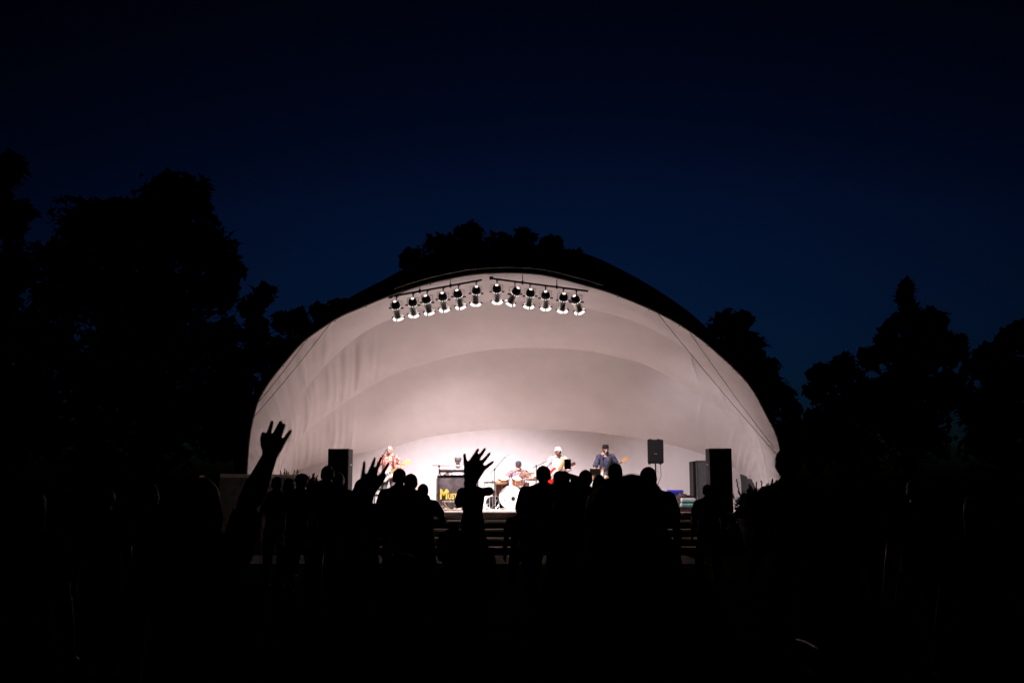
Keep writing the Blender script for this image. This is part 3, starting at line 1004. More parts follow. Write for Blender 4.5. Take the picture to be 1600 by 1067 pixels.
    for sx, ft in zip((1, -1), feet):
        h_ = V((sx * 0.052 * H * bw, 0, hp - 0.02 * H))
        t_ = V((ft[0], ft[1], 0.045 * H + (ft[2] if len(ft) > 2 else 0)))
        k, an = ik(h_, t_, ul, ll, V(knee) + V((sx * 0.25, 0, 0)))
        body.cap(h_, k, 0.050 * H * bw, 0.033 * H)
        body.cap(k, k.lerp(an, 0.35), 0.033 * H, 0.034 * H)
        body.cap(k.lerp(an, 0.3), an, 0.034 * H, 0.021 * H)
        tip = an + V((sx * 0.01 * H, 0.085 * H, -0.027 * H))
        body.cap(an + V((0, -0.012 * H, -0.022 * H)), tip, 0.021 * H, 0.019 * H)
        ank.append((an, tip))
        if trousers:
            e2 = an.lerp(k, 0.10) if not short_legs else an.lerp(k, 0.85)
            tr_mb.cap(h_, k, 0.050 * H * bw + 0.016, 0.036 * H + 0.016)
            tr_mb.cap(k, e2, 0.036 * H + 0.016, (0.028 if not short_legs else 0.04) * H + 0.016)
    me = remesh(body, vox, 3 if vox > 0.008 else 1)
    root = link('person', me, M[skin], None, True, 180)
    root.location = (x, y, z0)
    root.rotation_euler = (0, 0, rz)
    tag(root, label, 'person', group)
    v2 = max(vox, 0.012)
    if shirt:
        rs = [(hem, -0.002, 0.098 * bw, 0.071)] + [r for r in tor if r[0] > hem + 0.01]
        rs = [(z, cy, rx, ry) for z, cy, rx, ry in rs if z < 0.83]
        lring(shirt_mb, rs, 0.014)
        link('shirt', remesh(shirt_mb, v2, 3), shirt, root, True, 180)
    if trousers:
        lring(tr_mb, [(0.455, 0, 0.076 * bw, 0.062), (0.50, -0.004, 0.094 * bw, 0.068), (0.565, 0, 0.088 * bw, 0.063)], 0.008)
        link('trousers', remesh(tr_mb, v2, 3), trousers, root, True, 180)
    for an, tip in ank:
        s_ = MB(); s_.cap(an + V((0, -0.016 * H, -0.022 * H)), tip, 0.027 * H, 0.024 * H); s_.box((an + tip) * 0.5 + V((0, 0, -0.018 * H - 0.006)), (0.05 * H, 0.13 * H, 0.016))
        s_.build('shoe', M['shoe'], root)
    # hair
    if hair:
        st, hm = hair
        h_ = MB()
        if st in ('short', 'bob', 'long', 'fringe'):
            h_.ell(hd((0, -0.16, 0.26)), (0.78 * hh, 0.88 * hh, 0.84 * hh), HM)
            for sx in (-1, 1):
                h_.ell(hd((sx * 0.58, -0.25, 0.0)), (0.20 * hh, 0.45 * hh, 0.5 * hh), HM)
            h_.ell(hd((0, -0.55, -0.2)), (0.6 * hh, 0.36 * hh, 0.5 * hh), HM)
        if st == 'bob':
            for sx in (-1, 1):
                h_.ell(hd((sx * 0.62, -0.28, -0.45)), (0.34 * hh, 0.55 * hh, 0.75 * hh), HM)
            h_.ell(hd((0, -0.62, -0.45)), (0.85 * hh, 0.42 * hh, 0.75 * hh), HM)
        if st == 'long':
            for sx in (-1, 1):
                h_.cap(hd((sx * 0.60, -0.3, 0)), hd((sx * 0.66, -0.62, -2.3)), 0.32 * hh, 0.26 * hh)
            h_.ell(hd((0, -0.72, -1.1)), (0.80 * hh, 0.36 * hh, 1.55 * hh), HM)
        if st == 'curly':
            rr = random.Random(5)
            h_.ell(hd((0, -0.22, 0.10)), (1.05 * hh, 1.05 * hh, 0.98 * hh), HM)
            h_.ell(hd((0, -0.50, -0.9)), (1.15 * hh, 0.75 * hh, 1.1 * hh), HM)
            for _ in range(420):
                d = V((rr.gauss(0, 1), rr.gauss(-0.35, 0.8), rr.gauss(0, 1))).normalized()
                if d.y > 0.55: continue
                cc = V((0, -0.22, 0.10)) if d.z > -0.15 else V((0, -0.42, -0.8))
                q0 = cc + V((d.x * 1.03, d.y, d.z * 0.97))
                q1 = q0 + V((rr.uniform(-.16, .16), rr.uniform(-.16, .16), rr.uniform(-.22, .08)))
                h_.cap(hd(q0), hd(q1), 0.07 * hh, 0.05 * hh, 6)
        if st == 'bun':
            h_.ell(hd((0, -0.16, 0.26)), (0.76 * hh, 0.88 * hh, 0.84 * hh), HM)
            h_.ell(hd((0, -0.95, 0.35)), (0.36 * hh, 0.32 * hh, 0.36 * hh), HM)
        if st == 'rim':
            for sx in (-1, 1):
                h_.ell(hd((sx * 0.62, -0.3, 0.0)), (0.14 * hh, 0.42 * hh, 0.36 * hh), HM)
            h_.ell(hd((0, -0.70, 0.0)), (0.56 * hh, 0.22 * hh, 0.42 * hh), HM)
        if h_.v:
            link('hair', remesh(h_, min(v2, 0.010), 2), M[hm], root, True, 180)
    if beard:
        h_ = MB()
        h_.ell(hd((0, 0.46, -0.74)), (0.46 * hh, 0.38 * hh, 0.42 * hh), HM)
        for sx in (-1, 1):
            h_.ell(hd((sx * 0.44, 0.22, -0.46)), (0.18 * hh, 0.36 * hh, 0.36 * hh), HM)
        h_.ell(hd((0, 0.72, -0.38)), (0.32 * hh, 0.14 * hh, 0.08 * hh), HM)
        link('beard', remesh(h_, 0.009, 2), M[beard], root, True, 180)
    if detail:
        for sx in (-1, 1):
            e_ = MB(); e_.ell(hd((sx * 0.28, 0.70, 0.06)), (0.10 * hh, 0.07 * hh, 0.06 * hh), HM, 8, 6); e_.build('eye', M['eye'], root)
        e_ = MB(); e_.ell(hd((0, 0.80, -0.50)), (0.20 * hh, 0.05 * hh, 0.055 * hh), HM, 10, 6); e_.build('mouth', M['lips'], root)
    if hat:
        st, hm = hat
        h_ = MB()
        def pt(r, z, t, ox=0.0, oy=0.0):
            return hd((r * math.cos(t) * 0.92 + ox, r * math.sin(t) * 1.08 + oy - 0.08, z))
        if st == 'cap':
            h_.rings([[pt(r, z, 2 * math.pi * k / 20) for k in range(20)] for r, z in ((0.84, 0.30), (0.86, 0.42), (0.82, 0.72), (0.64, 0.98), (0.36, 1.12), (0.08, 1.16))])
            ring = []
            for zz in (0.34, 0.29):
                o_ = [pt(0.84, zz, R(a)) for a in range(20, 161, 14)]
                i_ = [hd((1.0 * math.cos(R(a)) * 0.86, 0.62 + 0.95 * math.sin(R(a)), zz - 0.12)) for a in range(20, 161, 14)]
                ring.append(o_ + list(reversed(i_)))
            h_.rings(ring)
        elif st == 'bucket':
            h_.rings([[pt(r, z, 2 * math.pi * k / 22) for k in range(22)] for r, z in ((1.10, 0.20), (1.12, 0.22), (0.90, 0.42), (0.87, 0.62), (0.76, 0.92), (0.52, 1.10), (0.06, 1.18))])
        elif st == 'flat':
            h_.rings([[pt(r, z, 2 * math.pi * k / 20, 0, 0.10) for k in range(20)] for r, z in ((0.86, 0.34), (0.98, 0.46), (0.98, 0.62), (0.80, 0.88), (0.40, 1.00), (0.06, 1.02))])
            ring = []
            for zz in (0.40, 0.34):
                o_ = [pt(0.86, zz, R(a)) for a in range(30, 151, 15)]
                i_ = [hd((0.80 * math.cos(R(a)), 0.55 + 0.72 * math.sin(R(a)), zz - 0.08)) for a in range(30, 151, 15)]
                ring.append(o_ + list(reversed(i_)))
            h_.rings(ring)
        elif st == 'fedora':
            h_.rings([[pt(r, z, 2 * math.pi * k / 22) for k in range(22)] for r, z in ((1.02, 0.30), (1.03, 0.33), (0.86, 0.38), (0.84, 0.62), (0.74, 0.98), (0.55, 1.06), (0.05, 1.02))])
        h_.build('hat', M[hm], root, smooth=True, angle=60)
    return root


def W2L(p, x, y, z0, face):
    d = V(p) - V((x, y, z0))
    return Matrix.Rotation(-face, 3, 'Z') @ d


# ------------------------------------------------------------------ guitars
def fillet(pts, n):
    q = resample([V((a, b, 0)) for a, b in pts + [pts[0]]], n + 1)[:-1]
    return [(p.x, p.y) for p in q]


STRAT = fillet([(-0.23, 0.0), (-0.22, 0.10), (-0.15, 0.155), (-0.06, 0.145), (0.0, 0.115), (0.06, 0.125), (0.13, 0.155), (0.215, 0.165), (0.20, 0.125), (0.135, 0.075), (0.12, 0.03), (0.12, -0.03), (0.15, -0.075), (0.19, -0.12), (0.15, -0.145), (0.08, -0.135), (0.0, -0.115), (-0.07, -0.14), (-0.15, -0.15), (-0.215, -0.10)], 60)
SEMI = fillet([(-0.27, 0.0), (-0.26, 0.10), (-0.20, 0.185), (-0.11, 0.205), (-0.03, 0.165), (0.02, 0.135), (0.07, 0.145), (0.13, 0.165), (0.175, 0.135), (0.165, 0.09), (0.13, 0.06), (0.125, 0.0), (0.13, -0.06), (0.165, -0.09), (0.175, -0.135), (0.13, -0.165), (0.07, -0.145), (0.02, -0.135), (-0.03, -0.165), (-0.11, -0.205), (-0.20, -0.185), (-0.26, -0.10)], 64)
ACOU = fillet([(-0.26, 0.0), (-0.25, 0.10), (-0.19, 0.185), (-0.10, 0.20), (-0.02, 0.145), (0.03, 0.125), (0.10, 0.145), (0.17, 0.13), (0.215, 0.06), (0.22, 0.0), (0.215, -0.06), (0.17, -0.13), (0.10, -0.145), (0.03, -0.125), (-0.02, -0.145), (-0.10, -0.20), (-0.19, -0.185), (-0.25, -0.10)], 60)


def guitar(name, label, cat, c, ang, outline, thick, neck_len, body_m, neck_m, head_m, guard_m=None, strap=None, tilt_u=0.0, bass=False):
    """c: world centre of the body; the neck rises at ang in the picture plane; face looks at the audience"""
    u = V((math.cos(ang), -tilt_u, math.sin(ang))).normalized()
    w = V((0, -1, 0)); w = (w - u * w.dot(u)).normalized()
    v = w.cross(u).normalized()
    m = rmat(u, v, w)
    t = thing(name, label, cat, c)
    b = MB(); b.prism(outline, thick, m); b.build('body', body_m, t)
    x0 = 0.10
    ht = thick / 2
    n = MB()
    n.rings([[m @ V((xx, sy * wd, zz)) for sy, zz in ((-1, ht + 0.018), (1, ht + 0.018), (1, ht + 0.002), (0.6, ht - 0.012), (-0.6, ht - 0.012), (-1, ht + 0.002))] for xx, wd in ((x0 + 0.0, 0.029), (x0 + neck_len, 0.022))])
    n.build('neck', neck_m, t)
    h = MB()
    e = x0 + neck_len
    out = fillet([(e, 0.024), (e + 0.035, 0.045), (e + 0.10, 0.050), (e + 0.175, 0.042), (e + 0.185, 0.0), (e + 0.165, -0.035), (e + 0.06, -0.033), (e, -0.024)], 26)
    h.prism(out, 0.018, Matrix.Translation(m @ V((0, 0, ht + 0.0))).to_3x3() @ m)
    h.v = [tuple(V(p) + m @ V((0, 0, ht))) for p in h.v]
    hs = h.build('headstock', head_m, t)
    for k in range(4 if bass else 6):
        p = MB()
        q = m @ V((e + 0.04 + (0.035 if bass else 0.024) * k, 0.048, ht))
        p.cyl(q, q + m @ V((0, 0.028, 0)), 0.008, seg=6)
        p.build('tuning_peg', M['chrome'], hs)
    if guard_m:
        pg = MB()
        pg.prism(fillet([(-0.08, -0.10), (0.0, -0.085), (0.08, -0.10), (0.14, -0.09), (0.13, 0.045), (0.15, 0.10), (0.08, 0.085), (0.0, 0.05), (-0.05, 0.0)], 30), 0.004, m)
        pg.v = [tuple(V(p) + m @ V((0, 0, ht + 0.002))) for p in pg.v]
        pg.build('pickguard', guard_m, t)
    for xx in (-0.06, 0.02, 0.085) if not bass else (-0.05, 0.03):
        p = MB(); p.box(m @ V((xx, 0, ht + 0.006)), (0.02, 0.078, 0.012), m); p.build('pickup', M['black'], t)
    p = MB(); p.box(m @ V((-0.13, 0, ht + 0.008)), (0.035, 0.075, 0.014), m); p.build('bridge', M['chrome'], t)
    s = MB()
    for k in range(4 if bass else 6):
        o_ = -0.021 + 0.042 * k / (3 if bass else 5)
        s.cyl(m @ V((-0.13, o_, ht + 0.022)), m @ V((e + 0.05, o_ * 0.8, ht + 0.022)), 0.0012, seg=4)
    s.build('string', M['steel'], t)
    if strap:
        pts, sm = strap
        st = MB()
        pts = resample([V(p) - V(c) for p in pts], 24)
        rr = []
        for i, p in enumerate(pts):
            d = (pts[min(23, i + 1)] - pts[max(0, i - 1)]).normalized()
            sd = d.cross(V((0, -1, 0)))
            sd = sd.normalized() if sd.length > 0.2 else V((1, 0, 0))
            nn = sd.cross(d).normalized()
            rr.append([p + sd * 0.03 + nn * 0.003, p - sd * 0.03 + nn * 0.003, p - sd * 0.03 - nn * 0.003, p + sd * 0.03 - nn * 0.003])
        st.rings(rr); st.build('strap', sm, t)
    return t, m


def on_guitar(c, m, u, v, w=0.06):
    return V(c) + m @ V((u, v, w))


def player(label, px, top, Y, gname, glabel, gpx, ang, outline, thick, nlen, mats, grip=(0.40, -0.07), hairspec=None, hat=None, beard=None, shirt=None, sleeve=0.55, trousers=None, strapm=None, tilt=0.0, turn=0.0, bass=False, guard=None, lean=0.03, bw=1.05, skin='skin'):
    q = P(px, top, Y)
    H = q.z - ZS - (0.0 if not hat else 0.012)
    fc = math.pi
    gc = P(gpx[0], gpx[1], Y - 0.22)
    x, y = q.x, Y
    shl = V((x + 0.12, Y - 0.10, ZS + 0.83 * H))
    strap = None
    gu = V((math.cos(ang), -tilt, math.sin(ang))).normalized()
    if strapm:
        strap = ([gc + gu * 0.20 + V((0, 0.05, 0.06)), shl + V((0, -0.03, -0.12)), shl + V((0.01, 0.06, 0.045)), shl + V((-0.03, 0.24, -0.05)), V((x, Y + 0.18, ZS + 0.68 * H)), gc - gu * 0.24 + V((-0.02, 0.1, 0))], strapm)
    t, m = guitar(gname, glabel, 'guitar' if not bass else 'bass guitar', gc, ang, outline, thick, nlen, *mats, guard_m=guard, strap=strap, tilt_u=tilt, bass=bass)
    wr = W2L(on_guitar(gc, m, -0.16, 0.13, 0.05), x, y, ZS, fc)
    wl = W2L(on_guitar(gc, m, grip[0] - 0.02, grip[1] - 0.02, 0.0), x, y, ZS, fc)
    dR = Matrix.Rotation(-fc, 3, 'Z') @ (m @ V((0.75, -0.65, 0.0)))
    sR = Matrix.Rotation(-fc, 3, 'Z') @ (m @ V((0.6, 0.75, 0.1)))
    dL = Matrix.Rotation(-fc, 3, 'Z') @ (m @ V((0.1, 0.75, 0.5)))
    sL = Matrix.Rotation(-fc, 3, 'Z') @ (m @ V((0.8, 0.0, -0.2)))
    return person(label, x, y, ZS, H, fc, armR=dict(wrist=wr, hint=(1, -0.5, -0.6), dir=dR, side=sR, hand=dict(curl=28, thumb=30)),
                  armL=dict(wrist=wl, hint=(-0.6, -0.3, -1), dir=dL, side=sL, hand=dict(curl=48, thumb=30)),
                  hair=hairspec, hat=hat, beard=beard, shirt=shirt, sleeve=sleeve, trousers=trousers, vox=0.009, detail=True, lean=lean, turn=turn, bw=bw, skin=skin, feet=((0.15, 0.05), (-0.15, -0.02)), hem=0.46)


player('bald guitarist in a red and white patterned shirt at the left of the stage', 609, 696.5, 28.0, 'electric_guitar', 'white solid-body electric guitar with yellow maple neck held by the left guitarist', (605, 741), R(31), STRAT, 0.045, 0.44, (M['cream_lacquer'], M['maple'], M['maple']), guard=M['white'],
       hairspec=('rim', 'hair_grey'), shirt=M['hawaiian_red'], trousers=M['grey_trousers'], strapm=M['rosewood'], turn=R(-12))
player('singer in a white hat and white shirt playing a red guitar', 872, 698, 28.2, 'electric_guitar', 'cherry red semi-hollow guitar with dark neck held by the singer', (863, 742), R(27), SEMI, 0.05, 0.44, (M['red_lacquer'], M['rosewood'], M['rosewood']), guard=M['cream_lacquer'],
       hairspec=('short', 'hair_brown'), hat=('bucket', 'hat_white'), beard='hair_brown', shirt=M['white_shirt'], sleeve=1.5, trousers=M['dark_trousers'], strapm=M['orange_strap'], turn=R(10))
player('bass player in a black cap and navy patterned shirt', 946, 694, 28.4, 'bass_guitar', 'bass guitar with pale guard and orange headstock held by the capped bass player', (939, 744), R(34), STRAT, 0.045, 0.62, (M['sunburst'], M['rosewood'], M['orange_maple']), guard=M['white'],
       hairspec=('short', 'hair_dark'), hat=('fedora', 'hat_black'), beard='beard_dark', shirt=M['blue_print'], sleeve=0.9, trousers=M['dark_trousers'], strapm=M['black'], bass=True, turn=R(14), grip=(0.50, -0.07), skin='skin_dark')

# third guitar on its stand behind the couple
gq = P(649, 778, 27.6)
guitar('acoustic_guitar', 'acoustic guitar leaning on a stand right of the left guitarist', 'guitar', V((gq.x, 27.6, ZS + 0.36)), R(78), ACOU, 0.09, 0.40, M['sunburst'], M['cream_lacquer'], M['cream_lacquer'])
gs = thing('guitar_stand', 'black tubular stand holding the acoustic guitar', 'guitar stand', (gq.x, 27.6, ZS))
for sx in (-1, 1):
    b = MB(); b.tube([(0.0, 0.12, 0.62), (sx * 0.10, 0.02, 0.09), (sx * 0.20, -0.12, 0.012)], 0.012, 7); b.build('leg', M['black'], gs)
    b = MB(); b.tube([(sx * 0.10, 0.02, 0.085), (sx * 0.10, -0.10, 0.075), (sx * 0.10, -0.11, 0.11)], 0.01, 6); b.build('cradle_arm', M['black'], gs)
b = MB(); b.tube([(0, 0.12, 0.62), (0, 0.25, 0.012)], 0.012, 7); b.build('rear_leg', M['black'], gs)

# ------------------------------------------------------------------ keyboard player and rig
KY = 27.2
kx0, kx1 = P(682, 760, KY).x, P(748, 760, KY).x
kc = (kx0 + kx1) / 2
kw = kx1 - kx0
st = thing('keyboard_stand', 'black X-braced two-tier keyboard stand behind the lettered banner', 'keyboard stand', (kc, KY + 0.2, ZS))
for sx in (-1, 1):
    b = MB(); b.tube([(sx * kw * 0.42, -0.22, 0.012), (sx * kw * 0.42, 0.22, 0.80)], 0.016, 7); b.build('leg', M['black'], st)
    b = MB(); b.tube([(sx * kw * 0.42, 0.22, 0.012), (sx * kw * 0.42, -0.10, 0.80)], 0.016, 7); b.build('leg', M['black'], st)
    b = MB(); b.box((sx * kw * 0.42, 0.02, 0.81), (0.03, 0.36, 0.025)); b.build('support_arm', M['black'], st)
    b = MB(); b.tube([(sx * kw * 0.44, 0.2, 0.82), (sx * kw * 0.44, 0.24, 1.0), (sx * kw * 0.44, -0.02, 1.0)], 0.014, 7); b.build('upper_arm', M['black'], st)
b = MB(); b.tube([(-kw * 0.42, 0.0, 0.42), (kw * 0.42, 0.0, 0.42)], 0.014, 7); b.build('cross_bar', M['black'], st)


def keyboard(name, label, x, y, z, w, d, h, body_m, nwhite, tilt=0.0):
    t = thing(name, label, 'keyboard', (x, y, z))
    b = MB(); b.box((0, 0, h / 2), (w, d, h)); b.box((-w / 2 + 0.012, 0, h / 2 + 0.012), (0.024, d, h)); b.box((w / 2 - 0.012, 0, h / 2 + 0.012), (0.024, d, h)); b.build('body', body_m, t, smooth=False)
    kw_ = (w - 0.09) / nwhite
    m1 = None
    for i in range(nwhite):
        xx = -w / 2 + 0.045 + kw_ * (i + 0.5)
        if m1 is None:
            k = MB(); k.box((0, 0, 0), (kw_ * 0.92, d * 0.45, 0.018)); ko = k.build('white_key', M['white'], t, smooth=False); m1 = ko
        else:
            ko = m1.copy(); COL.objects.link(ko); ko.parent = t
        ko.location = (xx, d * 0.24, h + 0.006)
    m2 = None
    for i in range(nwhite - 1):
        if i % 7 in (2, 6): continue
        xx = -w / 2 + 0.045 + kw_ * (i + 1)
        if m2 is None:
            k = MB(); k.box((0, 0, 0), (kw_ * 0.5, d * 0.28, 0.016)); ko = k.build('black_key', M['black'], t, smooth=False); m2 = ko
        else:
            ko = m2.copy(); COL.objects.link(ko); ko.parent = t
        ko.location = (xx, d * 0.16, h + 0.022)
    for i in range(10):
        k = MB(); k.cyl((-w * 0.4 + w * 0.08 * i, -d * 0.28, h), (-w * 0.4 + w * 0.08 * i, -d * 0.28, h + 0.022), 0.012, seg=8); k.build('knob', M['steel'], t)
    return t


keyboard('stage_piano', 'black stage piano on the lower tier behind the lettered banner', kc, KY + 0.2, ZS + 0.825, kw * 0.98, 0.32, 0.10, M['black'], 36)
keyboard('synthesizer', 'small synthesizer with knobs on the upper tier of the keyboard stand', kc - 0.12, KY + 0.12, ZS + 1.015, kw * 0.66, 0.26, 0.07, M['grille'], 22)
bx = thing('effects_box', 'black effects box with pale buttons beside the synthesizer', 'effects box', (kc + kw * 0.34, KY + 0.12, ZS + 1.015))
b = MB(); b.box((0, 0, 0.05), (0.28, 0.22, 0.10)); b.build('body', M['black'], bx, smooth=False)
for i in range(6):
    b = MB(); b.cyl((-0.1 + 0.04 * i, -0.112, 0.06), (-0.1 + 0.04 * i, -0.125, 0.06), 0.009, seg=8); b.build('button', M['white'], bx)

bn = thing('banner', 'black cloth banner with yellow MR MUST lettering hanging from the keyboards', 'banner', (kc, KY - 0.08, ZS))
b = MB()
nx, nz = 40, 16
rows_ = []
for j in range(nz + 1):
    row = []
    for i in range(nx + 1):
        xx = -kw / 2 + kw * i / nx
        zz = 0.06 + 0.80 * j / nz
        yy = 0.018 * math.sin(i * 0.9) * (1 - j / nz) + 0.012 * math.sin(i * 0.37 + j * 0.2)
        row.append((xx, yy, zz))
    rows_.append(row)
b.add([p for r in rows_ for p in r], [(j * (nx + 1) + i, j * (nx + 1) + i + 1, (j + 1) * (nx + 1) + i + 1, (j + 1) * (nx + 1) + i) for j in range(nz) for i in range(nx)])
b.add([(p[0], p[1] + 0.012, p[2]) for r in rows_ for p in r], [(j * (nx + 1) + i, (j + 1) * (nx + 1) + i, (j + 1) * (nx + 1) + i + 1, j * (nx + 1) + i + 1) for j in range(nz) for i in range(nx)])
b.build('cloth', M['banner'], bn, angle=180)


def text(txt, box, Y, material, parent, name='lettering'):
    """upright lettering filling the pixel box (x0,y0,x1,y1) at depth Y, facing the audience"""
    cu = bpy.data.curves.new('t', 'FONT')
    cu.body = txt
    cu.size = 0.3
    cu.extrude = 0.004
    cu.offset = 0.010
    cu.space_character = 1.06
    o = bpy.data.objects.new('t', cu)
    COL.objects.link(o)
    me = bpy.data.meshes.new_from_object(o.evaluated_get(bpy.context.evaluated_depsgraph_get()))
    bpy.data.objects.remove(o)
    lo = P(box[0], box[3], Y) - parent.location
    hi = P(box[2], box[1], Y) - parent.location
    xs = [v.co.x for v in me.vertices]; ys = [v.co.y for v in me.vertices]
    x0, x1, y0, y1 = min(xs), max(xs), min(ys), max(ys)
    for v in me.vertices:
        v.co = (lo.x + (v.co.x - x0) / (x1 - x0) * (hi.x - lo.x), lo.y - v.co.z, lo.z + (v.co.y - y0) / (y1 - y0) * (hi.z - lo.z))
    return link(name, me, material, parent, False)


TY = KY - 0.13
text('M', (687.6, 763.6, 699.2, 779.8), TY, M['letter_yellow'], bn)
text('R', (699.0, 765.8, 702.4, 769.6), TY, M['letter_yellow'], bn)
text('UST', (700.2, 770.6, 714.4, 779.8), TY, M['letter_yellow'], bn)
b = MB()
for i in range(9):
    q = P(692 + i * 2.4, 783, TY) - bn.location
    b.box((q.x, q.y, q.z), (0.026, 0.004, 0.03 + 0.008 * (i % 3)))
b.build('small_print', M['letter_pale'], bn, smooth=False)

kp = P(716, 712, 28.0)
Hk = 1.74
person('keyboard player in a grey flat cap behind the keyboards', kp.x, 28.0, ZS, Hk, math.pi, hip=(kp.z - ZS) - 0.485 * Hk - 0.02, feet=((0.16, 0.30), (-0.16, 0.30)),
       armR=dict(wrist=(0.26, 0.50, 1.02), hint=(1, -0.3, -1), side=(-1, 0, 0.2)), armL=dict(wrist=(-0.22, 0.50, 1.02), hint=(-1, -0.3, -1), side=(1, 0, 0.2)),
       hair=('short', 'hair_grey'), hat=('flat', 'hat_grey'), shirt=M['keys_shirt'], trousers=M['dark_trousers'], vox=0.009, detail=True, lean=0.12, turn=R(6), head_tilt=0.25)
sl = thing('stool', 'black stool under the keyboard player', 'stool', (kp.x, 28.02, ZS))
sh_ = (kp.z - ZS) - 0.485 * Hk - 0.02 - 0.10
b = MB(); b.lathe([(0.15, sh_ - 0.06), (0.17, sh_ - 0.04), (0.17, sh_), (0.15, sh_ + 0.015)], seg=20); b.build('seat', M['black'], sl)
for k in range(4):
    a = R(45 + 90 * k)
    b = MB(); b.cyl((0.1 * math.cos(a), 0.1 * math.sin(a), sh_ - 0.05), (0.2 * math.cos(a), 0.2 * math.sin(a), 0.0), 0.014, seg=7); b.build('leg', M['steel'], sl)


# ------------------------------------------------------------------ microphone stands
def mic_stand(label, x, y, z, base_h, a, c, mic=True, r=0.011):
    """upright from (x,y,z) to base_h, boom from a to c (world), microphone at c"""
    t = thing('microphone_stand', label, 'microphone stand', (x, y, z))
    b = MB(); b.cyl((x, y, z + 0.08), (x, y, z + base_h), r, seg=8); b.build('pole', M['dark_metal'], t, True)
    for k in range(3):
        an = R(90 + 120 * k)
        b = MB(); b.tube([(x, y, z + 0.12), (x + 0.28 * math.cos(an), y + 0.28 * math.sin(an), z + 0.012)], 0.01, 6); b.build('leg', M['dark_metal'], t, True)
    b = MB(); b.tube([a, c], r * 0.8, 7); b.build('boom', M['dark_metal'], t, True)
    b = MB(); b.ell((x, y, z + base_h), (0.028, 0.028, 0.035), seg=10, nr=6); b.build('clutch', M['black'], t, True)
    if mic:
        d = (V(c) - V(a)).normalized()
        b = MB(); b.cap(V(c), V(c) + d * 0.12, 0.014, 0.019, 10); b.ell(V(c) + d * 0.15, (0.028, 0.028, 0.028), seg=12, nr=8); b.build('microphone', M['steel'], t, True)
    return t


def stand_px(label, px, pole_top, a, c, Y, **k):
    q = P(px, pole_top, Y)
    mic_stand(label, q.x, Y, ZS, q.z - ZS, P(a[0], a[1], Y - 0.02), P(c[0], c[1], Y - 0.02), **k)


stand_px('boom microphone stand with a level bar left of the keyboards', 686, 728, (675, 727), (710, 727.5), 26.9)
stand_px('tall boom microphone stand reaching over the drums', 773, 733, (766, 740), (787, 716.5), 27.8)
stand_px('boom microphone stand pointing up at the singer', 838, 728, (833, 730.5), (861, 717), 27.7)
stand_px('microphone stand behind the left guitarist', 598, 712, (598, 712), (601.5, 707), 27.5)
stand_px('microphone stand in front of the bass player', 943, 716, (938, 722), (944, 711), 27.9)

# music stand by the bassist
mq = P(930, 736, 27.5)
ms = thing('music_stand', 'black music stand in front of the bass player', 'music stand', (mq.x, 27.5, ZS))
b = MB(); b.box((0, 0, mq.z - ZS - 0.02), (0.30, 0.02, 0.19), Matrix.Rotation(R(25), 3, 'X')); b.box((0, 0.06, mq.z - ZS - 0.12), (0.30, 0.06, 0.012)); b.build('desk', M['black'], ms, smooth=False)
b = MB(); b.cyl((0, 0.03, 0.05), (0, 0.03, mq.z - ZS - 0.08), 0.012, seg=8); b.build('pole', M['black'], ms)
for k in range(3):
    an = R(90 + 120 * k)
    b = MB(); b.tube([(0, 0.03, 0.16), (0.24 * math.cos(an), 0.03 + 0.24 * math.sin(an), 0.012)], 0.01, 6); b.build('leg', M['black'], ms)

# tall black equipment stand left of the guitarist
eq = P(591, 797, 27.4)
es = thing('amplifier_stand', 'black upright amplifier rack between the speaker tower and the left guitarist', 'equipment rack', (eq.x, 27.4, ZS))
for sx in (-1, 1):
    b = MB(); b.box((sx * 0.11, 0, 0.45), (0.025, 0.03, 0.90)); b.build('upright', M['black'], es, smooth=False)
for z, h in ((0.12, 0.14), (0.40, 0.05), (0.56, 0.05), (0.80, 0.05)):
    b = MB(); b.box((0, 0.02, z), (0.195, 0.22, h)); b.build('shelf', M['black'], es, smooth=False)

# ------------------------------------------------------------------ drums
def drum(t, r, h, c, m, shell_m, head_m=None, hoops=True):
    b = MB(); b.lathe([(r, -h / 2), (r, h / 2)], c, m, 28); s = b.build('shell', shell_m, t)
    for sgn in (-1, 1):
        b = MB(); b.lathe([(r + 0.012, sgn * h / 2 - 0.016), (r + 0.012, sgn * h / 2 + 0.010), (r - 0.004, sgn * h / 2 + 0.010), (r - 0.004, sgn * h / 2 - 0.016)], c, m, 28, caps=False); b.build('hoop', M['white'] if r > 0.3 else M['chrome'], t)
        b = MB(); b.lathe([(r - 0.005, sgn * (h / 2 + 0.001)), (r - 0.005, sgn * (h / 2 + 0.006))], c, m, 28); b.build('drum_head', head_m or M['white'], t)
    for k in range(8):
        a = 2 * math.pi * (k + 0.5) / 8
        p0 = V(c) + m @ V(((r + 0.014) * math.cos(a), (r + 0.014) * math.sin(a), -h / 2))
        p1 = V(c) + m @ V(((r + 0.014) * math.cos(a), (r + 0.014) * math.sin(a), h / 2))
        b = MB(); b.cyl(p0, p1, 0.006, seg=6); b.build('lug', M['chrome'], t)


